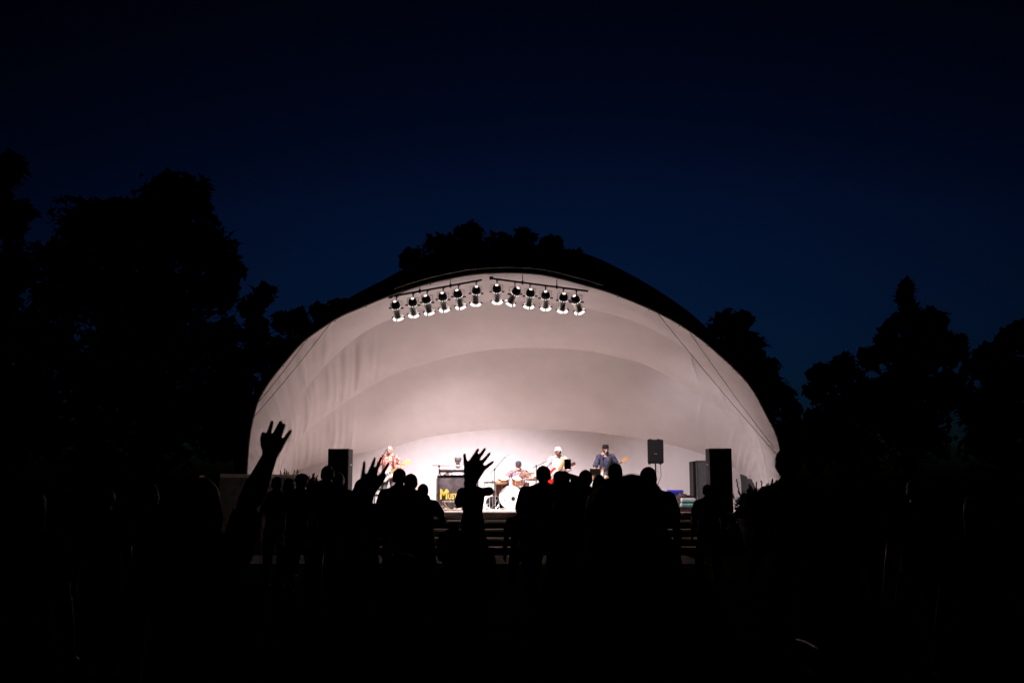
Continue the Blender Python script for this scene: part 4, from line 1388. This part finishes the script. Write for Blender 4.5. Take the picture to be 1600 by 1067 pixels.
I3 = Matrix.Identity(3)
FX = Matrix.Rotation(R(90), 3, 'X')
DY = 28.4
q = P(798, 781, DY)
rB = 0.315
bd = thing('bass_drum', 'white-headed bass drum at the front of the drum kit with two mounted toms', 'drum', (q.x, DY, ZS))
drum(bd, rB, 0.42, V((0, 0.21, rB + 0.02)), FX, M['drum_wrap'])
b = MB(); b.lathe([(0.045, 0.0), (0.058, 0.0), (0.058, 0.006), (0.045, 0.006)], V((0.07, -0.014, rB - 0.02)), FX, 18, caps=False); b.lathe([(0.044, 0), (0.044, 0.003)], V((0.07, -0.010, rB - 0.02)), FX, 18); b.build('port_ring', M['black'], bd)
for k, (ux, uz) in enumerate(((-0.16, 0.10), (-0.17, -0.06))):
    b = MB(); b.box((ux, -0.012, rB + uz), (0.035, 0.004, 0.045)); b.build('head_mark', M['case_grey'], bd, smooth=False)
for sx in (-1, 1):
    b = MB(); b.cyl((sx * 0.27, 0.1, 0.24), (sx * 0.42, -0.04, 0.0), 0.011, seg=7); b.build('leg', M['chrome'], bd)
for sx in (-1, 1):
    tm = Matrix.Rotation(R(24), 3, 'X')
    tt = (q.x + sx * 0.2, DY + 0.2, ZS + 0.78)
    tom = thing('tom_drum', ('mounted tom with dark shell, left above the bass drum', 'mounted tom with amber shell, right above the bass drum')[sx > 0], 'drum', tt, group='mounted toms of the drum kit')
    drum(tom, 0.15, 0.20, V((0, 0, 0)), tm, M['drum_wrap'] if sx < 0 else M['drum_wood'])
    b = MB(); b.cyl((0, 0.06, -0.08), (-sx * 0.16, 0.06, -0.24), 0.011, seg=7); b.build('mount', M['chrome'], tom)


def floor_drum(label, px, Y, r, h, top, sm):
    c = P(px, 780, Y)
    t = thing('floor_tom', label, 'drum', (c.x, Y, ZS))
    drum(t, r, h, V((0, 0, top - h / 2)), I3, sm)
    for k in range(3):
        a = R(30 + 120 * k)
        b = MB(); b.tube([((r + 0.02) * math.cos(a), (r + 0.02) * math.sin(a), top - h * 0.4), ((r + 0.02) * math.cos(a), (r + 0.02) * math.sin(a), 0.08), ((r + 0.07) * math.cos(a), (r + 0.07) * math.sin(a), 0.01)], 0.008, 6); b.build('leg', M['chrome'], t)


floor_drum('white floor tom half behind the broad man in front of the stage', 829, 28.7, 0.20, 0.40, 0.58, M['white'])
floor_drum('dark floor tom left of the bass drum', 780, 28.6, 0.19, 0.34, 0.70, M['drum_wrap'])
floor_drum('pale green drum beside the raised hand, left end of the drum kit', 765, 28.2, 0.16, 0.22, 0.76, M['green_shell'])
floor_drum('amber snare drum under the drummer', 817, 28.95, 0.18, 0.16, 0.74, M['drum_wood'])


def cymbal(label, px, py, Y, r, tilt=0, hat=False):
    c = P(px, py, Y)
    t = thing('cymbal_stand', label, 'cymbal', (c.x, Y, ZS), group='cymbals of the drum kit')
    h = c.z - ZS
    m = Matrix.Rotation(R(tilt), 3, 'Y') @ Matrix.Rotation(R(8), 3, 'X')
    b = MB(); b.lathe([(r, -0.012), (r * 0.6, 0.006), (0.07, 0.016), (0.055, 0.034), (0.02, 0.042), (0.004, 0.042), (0.004, 0.036), (0.05, 0.028), (0.068, 0.011), (r * 0.6, 0.001), (r, -0.016)], V((0, 0, h)), m, 28, caps=False); b.build('cymbal_plate', M['cymbal'], t)
    if hat:
        b = MB(); b.lathe([(r, 0.0), (r * 0.6, -0.012), (0.07, -0.02), (0.05, -0.034), (0.01, -0.036)], V((0, 0, h - 0.025)), m, 28); b.build('bottom_plate', M['cymbal'], t)
    b = MB(); b.cyl((0, 0, 0.08), (0, 0, h + 0.06), 0.010, seg=7); b.build('pole', M['chrome'], t)
    b = MB(); b.cyl((0, 0, h + 0.044), (0, 0, h + 0.075), 0.02, seg=8); b.build('wing_nut', M['black'], t)
    for k in range(3):
        a = R(90 + 120 * k)
        b = MB(); b.tube([(0, 0, 0.35), (0.25 * math.cos(a), 0.25 * math.sin(a), 0.01)], 0.008, 6); b.build('leg', M['chrome'], t)


cymbal('low wide cymbal at the left of the drum kit', 780, 753, 28.5, 0.27, -2)
cymbal('second low cymbal overlapping it beside the bass drum', 770, 754, 28.9, 0.2, 2, True)
cymbal('crash cymbal tilted in front of the drummer', 823, 739.5, 28.6, 0.24, -6)
cymbal('small cymbal right of the drum kit by the broad man', 836, 748.5, 28.9, 0.2, 3)

hq = P(777, 790, 28.95)
hb = thing('hardware_bag', 'black drum hardware bag among the stands left of the bass drum', 'bag', (hq.x, 28.95, ZS))
b = MB(); b.ell((0, 0, 0.20), (0.24, 0.16, 0.20)); b.cap((-0.16, 0, 0.18), (0.16, 0, 0.18), 0.17, 0.16); link('body', remesh(b, 0.014, 3), M['black'], hb, True, 180)
b = MB(); b.tube([(-0.1, -0.10, 0.34), (-0.08, -0.12, 0.44), (0.08, -0.12, 0.44), (0.1, -0.10, 0.34)], 0.012, 6); b.build('handle', M['black'], hb)
dq = P(810, 720, 29.5)
Hd = 1.76
dhip = (dq.z - ZS) - 0.485 * Hd - 0.01
person('white-bearded drummer in a dark cap and patterned shirt', dq.x, 29.5, ZS, Hd, math.pi, hip=dhip, feet=((0.26, 0.42), (-0.26, 0.42)),
       armR=dict(wrist=(0.33, 0.42, 0.80), hint=(1, -0.6, -0.4), side=(-1, 0, 0.2), hand=dict(curl=55, thumb=20)), armL=dict(wrist=(-0.22, 0.44, 0.84), hint=(-1, -0.6, -0.4), side=(1, 0, 0.2), hand=dict(curl=55, thumb=20)),
       hair=('short', 'hair_grey'), hat=('cap', 'hat_cap'), beard='beard_white', shirt=M['drummer_print'], trousers=M['dark_trousers'], vox=0.009, detail=True, bw=1.12, lean=0.06)
for sx, lab in ((1, 'drumstick in the hand on the hi-hat side'), (-1, 'drumstick in the hand on the crash side')):
    wx = dq.x - sx * (0.30 if sx > 0 else 0.20)
    b = MB(); b.tube([(wx, 29.06, ZS + 0.80), (wx + 0.06 * sx, 28.72, ZS + 0.90)], [0.008, 0.006], 6); tag(b.build('drumstick', M['maple']), lab, 'drumstick')
dt = thing('drum_stool', 'round black drum stool under the drummer', 'stool', (dq.x, 29.5, ZS))
b = MB(); b.lathe([(0.17, dhip - 0.17), (0.19, dhip - 0.15), (0.19, dhip - 0.10), (0.16, dhip - 0.085)], seg=20); b.build('seat', M['black'], dt)
b = MB(); b.cyl((0, 0, 0.15), (0, 0, dhip - 0.15), 0.02, seg=8); b.build('post', M['chrome'], dt)
for k in range(3):
    a = R(30 + 120 * k)
    b = MB(); b.cyl((0, 0, 0.22), (0.24 * math.cos(a), 0.24 * math.sin(a), 0.01), 0.012, seg=6); b.build('leg', M['chrome'], dt)

# ------------------------------------------------------------------ loudspeakers and boxes
def tower(label, px0, px1, top, Y, d, m_, rz=0.0):
    a, c = P(px0, top, Y), P(px1, top, Y)
    w = c.x - a.x
    h = a.z - ZS
    t = thing('speaker_tower', label, 'loudspeaker', ((a.x + c.x) / 2, Y + d / 2, ZS), rz, 'tall speaker towers at the ends of the stage')
    for z0_, z1_ in ((0.0, h * 0.5), (h * 0.5 + 0.001, h)):
        b = MB()
        b.box((0, 0, (z0_ + z1_) / 2), (w, d, z1_ - z0_)); cab = b.build('cabinet', m_, t, smooth=False)
        b = MB(); b.box((0, -d / 2 - 0.012, (z0_ + z1_) / 2), (w - 0.05, 0.022, z1_ - z0_ - 0.05)); b.build('grille', M['grille'], cab, smooth=False)
        for sx in (-1, 1):
            b = MB(); b.box((sx * (w / 2 + 0.006), 0, (z0_ + z1_) / 2), (0.012, 0.12, 0.04)); b.build('handle', M['steel'], cab, smooth=False)
    return t


tower('tall charcoal speaker tower at the left front of the stage', 513.5, 546, 701, 25.3, 0.5, M['charcoal'], R(-3))
tower('tall black speaker tower at the right front of the stage', 1108, 1143, 700.5, 25.3, 0.5, M['black'])

sq = P(1022.5, 687, 28.6)
sb = P(1022.5, 724, 28.6)
sp = thing('loudspeaker', 'black loudspeaker cabinet up on a pole at the right of the band', 'loudspeaker', (sq.x, 28.6, sb.z))
w_, h_ = 0.455, sq.z - sb.z
b = MB()
b.rings([[(sx * w_ / 2 * k + 0.0, yy, zz) for sx, yy in ((-1, -0.17), (1, -0.17), (0.72, 0.19), (-0.72, 0.19))] for zz, k in ((0.0, 0.94), (0.03, 1.0), (h_ - 0.03, 1.0), (h_, 0.94))])
b.build('cabinet', M['black'], sp, angle=20)
b = MB(); b.box((0, -0.178, h_ / 2), (w_ * 0.86, 0.016, h_ * 0.86)); b.build('grille', M['grille'], sp, smooth=False)
b = MB(); b.box((0, -0.19, h_ * 0.40), (0.09, 0.006, 0.02)); b.build('badge', M['steel'], sp, smooth=False)
for sx in (-1, 1):
    b = MB(); b.box((sx * 0.12, 0, h_ + 0.012), (0.09, 0.05, 0.024)); b.build('foot', M['black'], sp, smooth=False)
    b = MB(); b.box((sx * 0.16, 0, -0.012), (0.06, 0.1, 0.024)); b.build('foot', M['black'], sp, smooth=False)
ss_ = thing('speaker_stand', 'black tripod speaker stand under the raised loudspeaker', 'speaker stand', (sq.x + 0.02, 28.62, ZS))
b = MB(); b.cyl((0, 0, 0.12), (0, 0, sb.z - ZS - 0.002), 0.02, seg=10); b.build('pole', M['dark_metal'], ss_)
for k in range(3):
    a = R(90 + 120 * k)
    b = MB(); b.tube([(0, 0, 0.75), (0.48 * math.cos(a), 0.48 * math.sin(a), 0.015)], 0.014, 7); b.build('leg', M['dark_metal'], ss_)
b = MB(); b.tube([(sq.x + 0.18, 28.75, sb.z + 0.05), (sq.x + 0.20, 28.8, sb.z - 0.35), (sq.x + 0.06, 28.8, sb.z - 0.72), (sq.x + 0.05, 28.8, ZS + 0.02)], 0.007, 6)
tag(b.build('speaker_cable', M['black']), 'thin black cable hanging from the raised loudspeaker', 'cable')

c0, c1 = P(1083, 720, 28.0), P(1112, 720, 28.0)
ca = thing('flight_case', 'tall grey flight case with pale metal edges behind the right speaker tower', 'flight case', ((c0.x + c1.x) / 2, 28.3, ZS))
w_, h_ = c1.x - c0.x, c0.z - ZS
b = MB(); b.box((0.03, 0, h_ / 2), (w_ - 0.1, 0.6, h_)); b.build('panel', M['case_grey'], ca, smooth=False)
b = MB(); b.box((-w_ / 2 + 0.035, 0.05, h_ / 2), (0.07, 0.6, h_ - 0.02)); b.build('side_panel', M['black'], ca, smooth=False)
b = MB(); b.box((-w_ / 2 + 0.09, -0.30, h_ / 2), (0.035, 0.03, h_ + 0.01)); b.box((0.03, -0.30, h_ + 0.004), (w_ - 0.08, 0.03, 0.02)); b.build('edge_trim', M['steel'], ca, smooth=False)

cq = P(1077, 796, 26.6)
co = thing('cool_box', 'teal cool box with a white lid at the right of the stage', 'cool box', (cq.x, 26.75, ZS))
b = MB(); b.rings([[(sx * 0.17 * k, sy * 0.13 * k, z) for sx, sy in ((-1, -1), (1, -1), (1, 1), (-1, 1))] for z, k in ((0, 0.9), (0.02, 0.94), (0.25, 1.0))]); b.build('body', M['teal'], co, smooth=False)
b = MB(); b.rings([[(sx * 0.178 * k, sy * 0.138 * k, z) for sx, sy in ((-1, -1), (1, -1), (1, 1), (-1, 1))] for z, k in ((0.252, 1.0), (0.31, 1.0), (0.335, 0.92))]); b.build('lid', M['white'], co, smooth=False)
b = MB(); b.tube([(-0.185, -0.02, 0.23), (-0.187, -0.16, 0.17), (0.187, -0.16, 0.17), (0.185, -0.02, 0.23)], 0.010, 6); b.build('handle', M['white'], co)
cq = P(1071, 798, 25.9)
kc_ = thing('instrument_case', 'flat grey-brown instrument case lying in front of the teal cool box', 'case', (cq.x, 26.0, ZS))
b = MB(); b.rings([[(sx * 0.20 * k, sy * 0.16 * k, z) for sx, sy in ((-1, -1), (1, -1), (1, 1), (-1, 1))] for z, k in ((0, 0.94), (0.02, 1.0), (0.075, 1.0))]); b.build('bottom_shell', M['case_brown'], kc_, smooth=False)
b = MB(); b.rings([[(sx * 0.20 * k, sy * 0.16 * k, z) for sx, sy in ((-1, -1), (1, -1), (1, 1), (-1, 1))] for z, k in ((0.082, 1.0), (0.12, 1.0), (0.135, 0.94))]); b.build('lid', M['case_brown'], kc_, smooth=False)
for sx in (-1, 1):
    b = MB(); b.box((sx * 0.12, -0.163, 0.08), (0.03, 0.008, 0.04)); b.build('latch', M['steel'], kc_, smooth=False)
for px, lab in ((1056.5, 'white water bottle left of the flat case'), (1064.5, 'white water bottle between the blue tub and the cool box')):
    bq = P(px, 797, 26.2 if px < 1060 else 26.5)
    bo = thing('bottle', lab, 'bottle', (bq.x, bq.y, ZS), group='white bottles beside the cool box')
    b = MB(); b.lathe([(0.03, 0.0), (0.034, 0.01), (0.034, 0.15), (0.026, 0.18), (0.013, 0.20), (0.013, 0.215)], seg=14); b.build('body', M['white'], bo)
    b = MB(); b.cyl((0, 0, 0.215), (0, 0, 0.235), 0.015, seg=10); b.build('bottle_cap', M['blue_tub'], bo)
tq = P(1055, 785, 27.6)
tb = thing('storage_tub', 'blue plastic storage tub with clip lid raised on a black case', 'storage tub', (tq.x, 27.6, ZS + 0.32))
b = MB(); b.rings([[(sx * 0.20 * k, sy * 0.15 * k, z) for sx, sy in ((-1, -1), (1, -1), (1, 1), (-1, 1))] for z, k in ((0, 0.88), (0.02, 0.90), (0.15, 1.0))]); b.build('body', M['blue_tub'], tb, smooth=False)
b = MB(); b.rings([[(sx * 0.21 * k, sy * 0.16 * k, z) for sx, sy in ((-1, -1), (1, -1), (1, 1), (-1, 1))] for z, k in ((0.153, 1.0), (0.20, 1.0), (0.225, 0.9))]); b.build('lid', M['blue_tub'], tb, smooth=False)
b = MB(); b.box((0, 0, 0.16), (0.5, 0.4, 0.315)); 
tb2 = thing('equipment_case', 'black case under the blue storage tub', 'case', (tq.x, 27.6, ZS))
b.build('body', M['black'], tb2, smooth=False)
b = MB(); b.box((0, -0.205, 0.2), (0.14, 0.012, 0.03)); b.build('handle', M['steel'], tb2, smooth=False)
gq = P(1071, 785, 27.4)
gb = thing('gear_bag', 'slumped dark gear bag with coiled leads on top beside the flight case', 'bag', (gq.x, 27.4, ZS))
rr = random.Random(9)
b = MB()
b.ell((0, 0, 0.18), (0.26, 0.2, 0.18)); b.ell((-0.1, 0, 0.32), (0.16, 0.15, 0.12)); b.ell((0.14, 0.02, 0.27), (0.14, 0.15, 0.12))
b.cap((-0.15, -0.02, 0.42), (0.02, 0.0, 0.40), 0.05, 0.04)
link('body', remesh(b, 0.014, 3), mat('worn_bag_cloth', (0.06, 0.04, 0.038), 0.85, var=0.5, scale=9), gb, True, 180)
for k in range(4):
    b = MB(); c = V((0.02 + 0.06 * k, -0.12 + 0.02 * k, 0.36 - 0.02 * k)); r_ = rr.uniform(0.06, 0.1); mm = Matrix.Rotation(rr.uniform(-0.7, 0.7), 3, 'X') @ Matrix.Rotation(rr.uniform(-0.5, 0.5), 3, 'Y')
    b.tube([c + mm @ V((r_ * math.cos(a), r_ * math.sin(a), 0)) for a in (2 * math.pi * i / 18 for i in range(19))], 0.011, 6); b.build('lead_coil', M['black'], gb)
# leads on the floor at the foot of the keyboards
for k, (pts, m_, lab) in enumerate((
        ([(684, 797), (690, 791), (697, 793), (702, 797), (712, 796)], 'tan_cable', 'tan lead looping up at the foot of the banner, left loop'),
        ([(694, 785), (700, 794), (708, 796), (720, 791)], 'tan_cable', 'tan lead sagging across the lower part of the banner'),
        ([(682, 798), (692, 797), (706, 798), (730, 797)], 'black', 'black lead lying along the front edge below the banner'))):
    b = MB(); b.tube(resample([P(a, c, KY - 0.22 - 0.03 * k) for a, c in pts], 20), 0.013, 6)
    o = b.build('floor_lead', M[m_]); tag(o, lab, 'cable')

# ------------------------------------------------------------------ the audience
def aud(label, px, top, Y, **k):
    q = P(px, top, Y)
    H = q.z / (0.999 if not k.get('hat') else 1.008)
    k.setdefault('shirt', AUD[int(px) % 6])
    k.setdefault('trousers', M['dark_trousers'])
    face = k.pop('face', 0.0)
    return person(label, q.x, Y, 0.0, H, face, group='people watching the concert', **k), q.x, Y, H


def raised(px, py, Y, x, face=0.0, y=None):
    return W2L(P(px, py, Y), x, y if y is not None else Y, 0, face)


# A: the raised right hand at the left of the shell
A_Y = 4.2
ax = P(312, 748, A_Y).x
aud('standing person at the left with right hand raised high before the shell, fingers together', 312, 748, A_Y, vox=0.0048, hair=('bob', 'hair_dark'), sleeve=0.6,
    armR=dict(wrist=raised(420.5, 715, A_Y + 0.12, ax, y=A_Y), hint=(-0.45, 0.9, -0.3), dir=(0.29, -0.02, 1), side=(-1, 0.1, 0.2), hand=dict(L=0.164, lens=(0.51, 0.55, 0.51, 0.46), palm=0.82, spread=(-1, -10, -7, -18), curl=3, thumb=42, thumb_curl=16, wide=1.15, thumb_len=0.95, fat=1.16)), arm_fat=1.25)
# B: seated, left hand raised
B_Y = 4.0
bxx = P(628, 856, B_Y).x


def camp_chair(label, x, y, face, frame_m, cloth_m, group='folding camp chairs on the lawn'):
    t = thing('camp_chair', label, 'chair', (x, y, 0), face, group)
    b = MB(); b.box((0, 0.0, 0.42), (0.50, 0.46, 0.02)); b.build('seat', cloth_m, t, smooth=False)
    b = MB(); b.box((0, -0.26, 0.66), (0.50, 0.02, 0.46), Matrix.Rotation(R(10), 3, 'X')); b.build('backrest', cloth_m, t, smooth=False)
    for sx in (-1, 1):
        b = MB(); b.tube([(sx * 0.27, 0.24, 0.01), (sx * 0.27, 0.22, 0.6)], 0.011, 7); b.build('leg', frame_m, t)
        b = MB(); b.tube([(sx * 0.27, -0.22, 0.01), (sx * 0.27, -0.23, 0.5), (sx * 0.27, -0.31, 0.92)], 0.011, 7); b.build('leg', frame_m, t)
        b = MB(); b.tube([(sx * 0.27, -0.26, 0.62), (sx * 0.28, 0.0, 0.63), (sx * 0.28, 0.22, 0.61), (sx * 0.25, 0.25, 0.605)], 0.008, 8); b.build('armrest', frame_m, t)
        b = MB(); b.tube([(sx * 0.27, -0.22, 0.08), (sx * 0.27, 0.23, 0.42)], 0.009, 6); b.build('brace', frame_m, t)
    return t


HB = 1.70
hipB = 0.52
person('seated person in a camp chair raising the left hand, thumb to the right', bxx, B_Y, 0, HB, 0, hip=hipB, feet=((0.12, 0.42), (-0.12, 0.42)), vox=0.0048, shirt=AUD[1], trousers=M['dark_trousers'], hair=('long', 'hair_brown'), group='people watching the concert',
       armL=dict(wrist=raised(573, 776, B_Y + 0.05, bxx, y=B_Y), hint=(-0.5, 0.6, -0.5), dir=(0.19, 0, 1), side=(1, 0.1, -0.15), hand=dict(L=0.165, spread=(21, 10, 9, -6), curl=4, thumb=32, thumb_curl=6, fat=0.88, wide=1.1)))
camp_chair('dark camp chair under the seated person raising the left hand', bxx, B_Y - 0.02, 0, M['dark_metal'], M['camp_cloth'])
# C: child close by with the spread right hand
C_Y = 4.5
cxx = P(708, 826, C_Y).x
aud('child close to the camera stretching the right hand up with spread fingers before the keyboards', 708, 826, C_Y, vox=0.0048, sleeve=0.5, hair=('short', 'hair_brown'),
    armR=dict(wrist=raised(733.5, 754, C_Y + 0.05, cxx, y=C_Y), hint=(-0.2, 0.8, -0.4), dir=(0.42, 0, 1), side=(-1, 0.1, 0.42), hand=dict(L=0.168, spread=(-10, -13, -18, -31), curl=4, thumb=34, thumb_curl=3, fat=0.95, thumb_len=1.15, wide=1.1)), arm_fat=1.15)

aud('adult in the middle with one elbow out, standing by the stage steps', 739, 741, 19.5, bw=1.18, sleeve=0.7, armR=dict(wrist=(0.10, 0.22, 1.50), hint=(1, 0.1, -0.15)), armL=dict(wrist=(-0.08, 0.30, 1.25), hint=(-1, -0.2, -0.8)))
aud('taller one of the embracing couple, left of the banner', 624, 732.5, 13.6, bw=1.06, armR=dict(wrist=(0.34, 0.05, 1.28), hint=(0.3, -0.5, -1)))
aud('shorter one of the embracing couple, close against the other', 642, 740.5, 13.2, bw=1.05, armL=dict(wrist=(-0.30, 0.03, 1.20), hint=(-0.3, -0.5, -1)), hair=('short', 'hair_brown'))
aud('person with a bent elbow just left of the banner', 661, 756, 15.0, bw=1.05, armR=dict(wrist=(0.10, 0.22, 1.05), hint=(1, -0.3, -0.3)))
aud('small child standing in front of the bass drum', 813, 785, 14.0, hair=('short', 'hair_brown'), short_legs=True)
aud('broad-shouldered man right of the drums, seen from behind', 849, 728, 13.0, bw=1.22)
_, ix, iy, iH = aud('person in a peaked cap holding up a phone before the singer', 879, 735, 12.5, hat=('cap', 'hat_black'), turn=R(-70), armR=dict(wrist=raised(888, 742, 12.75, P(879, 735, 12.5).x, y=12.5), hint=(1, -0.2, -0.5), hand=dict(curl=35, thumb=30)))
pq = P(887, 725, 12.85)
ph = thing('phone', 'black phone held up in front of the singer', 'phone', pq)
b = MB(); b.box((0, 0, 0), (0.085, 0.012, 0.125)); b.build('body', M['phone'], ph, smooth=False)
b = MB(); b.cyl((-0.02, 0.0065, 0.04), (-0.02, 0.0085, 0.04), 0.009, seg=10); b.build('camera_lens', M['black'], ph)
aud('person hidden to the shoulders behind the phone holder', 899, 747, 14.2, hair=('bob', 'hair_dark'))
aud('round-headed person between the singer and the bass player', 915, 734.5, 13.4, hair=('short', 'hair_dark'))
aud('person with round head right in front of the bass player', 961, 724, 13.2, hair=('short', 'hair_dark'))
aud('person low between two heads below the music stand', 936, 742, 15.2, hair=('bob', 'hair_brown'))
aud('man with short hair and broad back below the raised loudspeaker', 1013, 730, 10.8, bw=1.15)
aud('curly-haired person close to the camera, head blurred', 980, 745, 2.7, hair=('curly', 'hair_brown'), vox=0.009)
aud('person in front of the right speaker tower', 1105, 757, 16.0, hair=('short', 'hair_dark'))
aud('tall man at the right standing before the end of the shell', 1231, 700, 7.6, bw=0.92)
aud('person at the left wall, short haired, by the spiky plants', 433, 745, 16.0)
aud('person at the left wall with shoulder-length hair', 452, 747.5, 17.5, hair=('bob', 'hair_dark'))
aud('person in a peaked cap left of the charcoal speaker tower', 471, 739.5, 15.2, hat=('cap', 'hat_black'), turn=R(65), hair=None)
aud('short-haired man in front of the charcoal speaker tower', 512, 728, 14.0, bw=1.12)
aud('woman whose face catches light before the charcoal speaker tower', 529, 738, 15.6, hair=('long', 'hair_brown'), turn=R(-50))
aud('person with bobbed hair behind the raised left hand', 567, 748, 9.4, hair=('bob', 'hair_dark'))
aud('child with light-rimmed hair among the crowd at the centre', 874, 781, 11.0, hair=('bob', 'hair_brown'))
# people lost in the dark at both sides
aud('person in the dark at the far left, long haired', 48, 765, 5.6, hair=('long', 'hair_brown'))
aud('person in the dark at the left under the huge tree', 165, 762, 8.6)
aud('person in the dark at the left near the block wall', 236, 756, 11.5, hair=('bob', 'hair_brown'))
aud('person in the dark at the right beside the tall man', 1305, 760, 7.0, hair=('bob', 'hair_brown'))
aud('man in the dark right of the crowd, near the conifer', 1432, 748, 8.5, bw=1.1)
aud('person in the dark at the far right edge', 1530, 770, 5.4, hair=('long', 'hair_dark'))

camp_chair('empty camp chair at the lower right with a gleaming metal armrest', 2.14, 6.5, 0, M['chrome'], M['camp_cloth'])
cp = P(540, 1010, 6.2)
camp_chair('empty camp chair in the dark at the lower left centre', cp.x, 6.2, R(-12), M['steel'], M['camp_cloth'])
